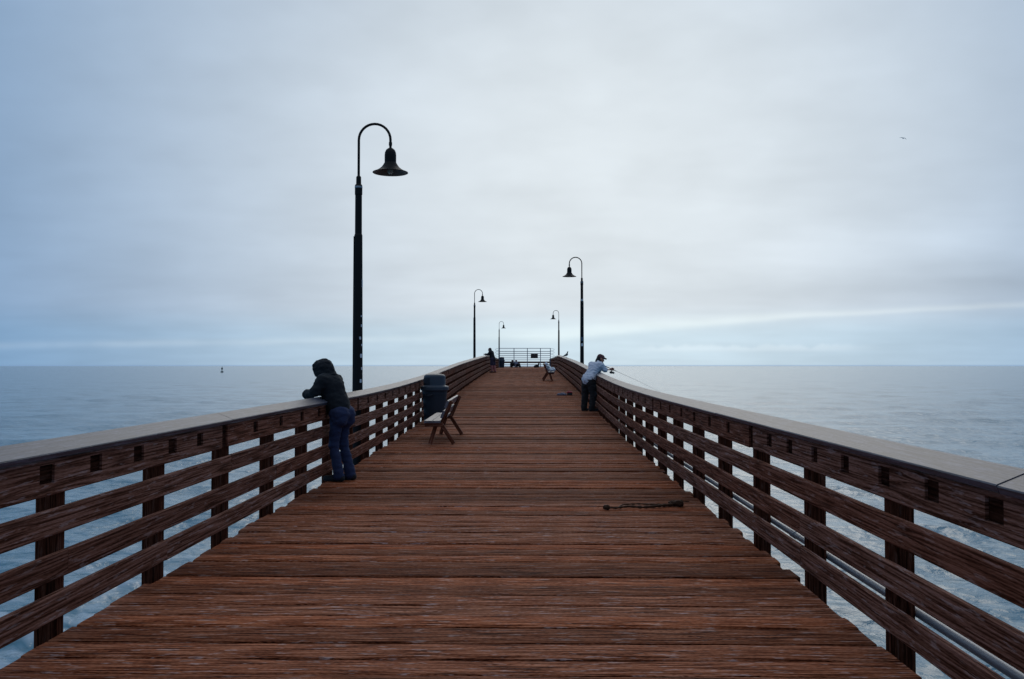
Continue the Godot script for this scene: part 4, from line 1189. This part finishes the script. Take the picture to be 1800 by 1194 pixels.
	for sd in [-1.0, 1.0]:
		var w2 := Shape.new()
		var pts := [Vector3(0, 0.02, 0), Vector3(sd * 0.30, 0.10, -0.05), Vector3(sd * 0.62, 0.07 if sd < 0 else -0.12, 0.06)] if sd < 0 else [Vector3(0, 0.02, 0), Vector3(0.22, 0.02, -0.05), Vector3(0.40, -0.22, 0.06)]
		for zz in [0.0, 0.05, 0.10]:
			w2.tube([pts[0] + Vector3(0, 0, zz), pts[1] + Vector3(0, 0, zz * 0.9), pts[2] + Vector3(0, 0, zz * 0.25)], [0.028, 0.024, 0.007], 6)
		part("wing", w2.mesh(), mats["gull_grey"], gl)

# ------------------------------------------------------------------ build
func _ready() -> void:
	rng.seed = 20240
	# camera
	var cam := Camera3D.new()
	cam.name = "camera"
	add_child(cam)
	cam.position = Vector3(0, EYE, 0)
	cam.fov = rad_to_deg(2.0 * atan(597.0 / 1650.0))
	cam.rotation = Vector3(atan(46.0 / 1650.0), atan(29.0 / 1650.0), 0)
	cam.near = 0.05
	cam.far = 40000.0
	cam.current = true
	# sky and exposure
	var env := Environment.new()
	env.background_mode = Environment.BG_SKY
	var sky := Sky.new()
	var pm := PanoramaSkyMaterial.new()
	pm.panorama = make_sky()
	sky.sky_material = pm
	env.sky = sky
	env.tonemap_mode = Environment.TONE_MAPPER_LINEAR
	env.tonemap_exposure = 1.0
	env.sdfgi_enabled = true
	env.ssao_enabled = true
	env.ssil_enabled = true
	var we := WorldEnvironment.new()
	we.name = "world"
	we.environment = env
	add_child(we)
	# the sun behind thick cloud, ahead
	var sun := DirectionalLight3D.new()
	sun.name = "sun"
	sun.light_energy = 0.15
	sun.light_color = Color(1.0, 0.96, 0.9)
	sun.light_angular_distance = 40.0
	sun.shadow_enabled = true
	sun.rotation = Vector3(deg_to_rad(-32.0), deg_to_rad(180.0 - 4.0), 0)
	add_child(sun)

	make_materials()
	make_sea()
	make_deck()
	make_railing(-1)
	make_railing(1)
	make_lamps()
	var b1 := make_bench("wooden bench facing the left railing, in front of the near trash can")
	b1.position = Vector3(-1.75, deck_y(19.75), -19.75)
	b1.rotation.x = atan(slope(19.75))
	var b2 := b1.duplicate() as Node3D
	b2.name = numbered("bench")
	add_child(b2)
	b2.set_meta("label", "farther wooden bench facing the right railing, white bags on it")
	b2.transform = Transform3D(Basis(Vector3.RIGHT, atan(slope(49.2))) * Basis(Vector3.UP, PI), Vector3(1.02, deck_y(49.2), -49.2))
	var c1 := make_bin("dark blue round trash can with domed lid behind the near bench")
	c1.position = Vector3(-2.42, deck_y(24.2) + 0.006, -24.2)
	var c2 := c1.duplicate() as Node3D
	c2.name = numbered("trash_can")
	add_child(c2)
	c2.set_meta("label", "far dark trash can left of the gate at the pier's end")
	c2.position = Vector3(-3.12, deck_y(110.0) + 0.006, -110.0)
	make_gate()
	make_hooded()
	make_angler()
	make_far_person()
	make_sitter(-2.05, 112.5, Vector3(1, 0, 0.2), "jacket_black", "trouser_black", "person in black sitting on the deck just right of the far trash can", 0.05)
	make_sitter(-1.45, 112.0, Vector3(0.7, 0, 0.5), "cloth_grey", "bag_black", "person in grey top sitting low on the deck before the far gate", -0.1)
	make_small()
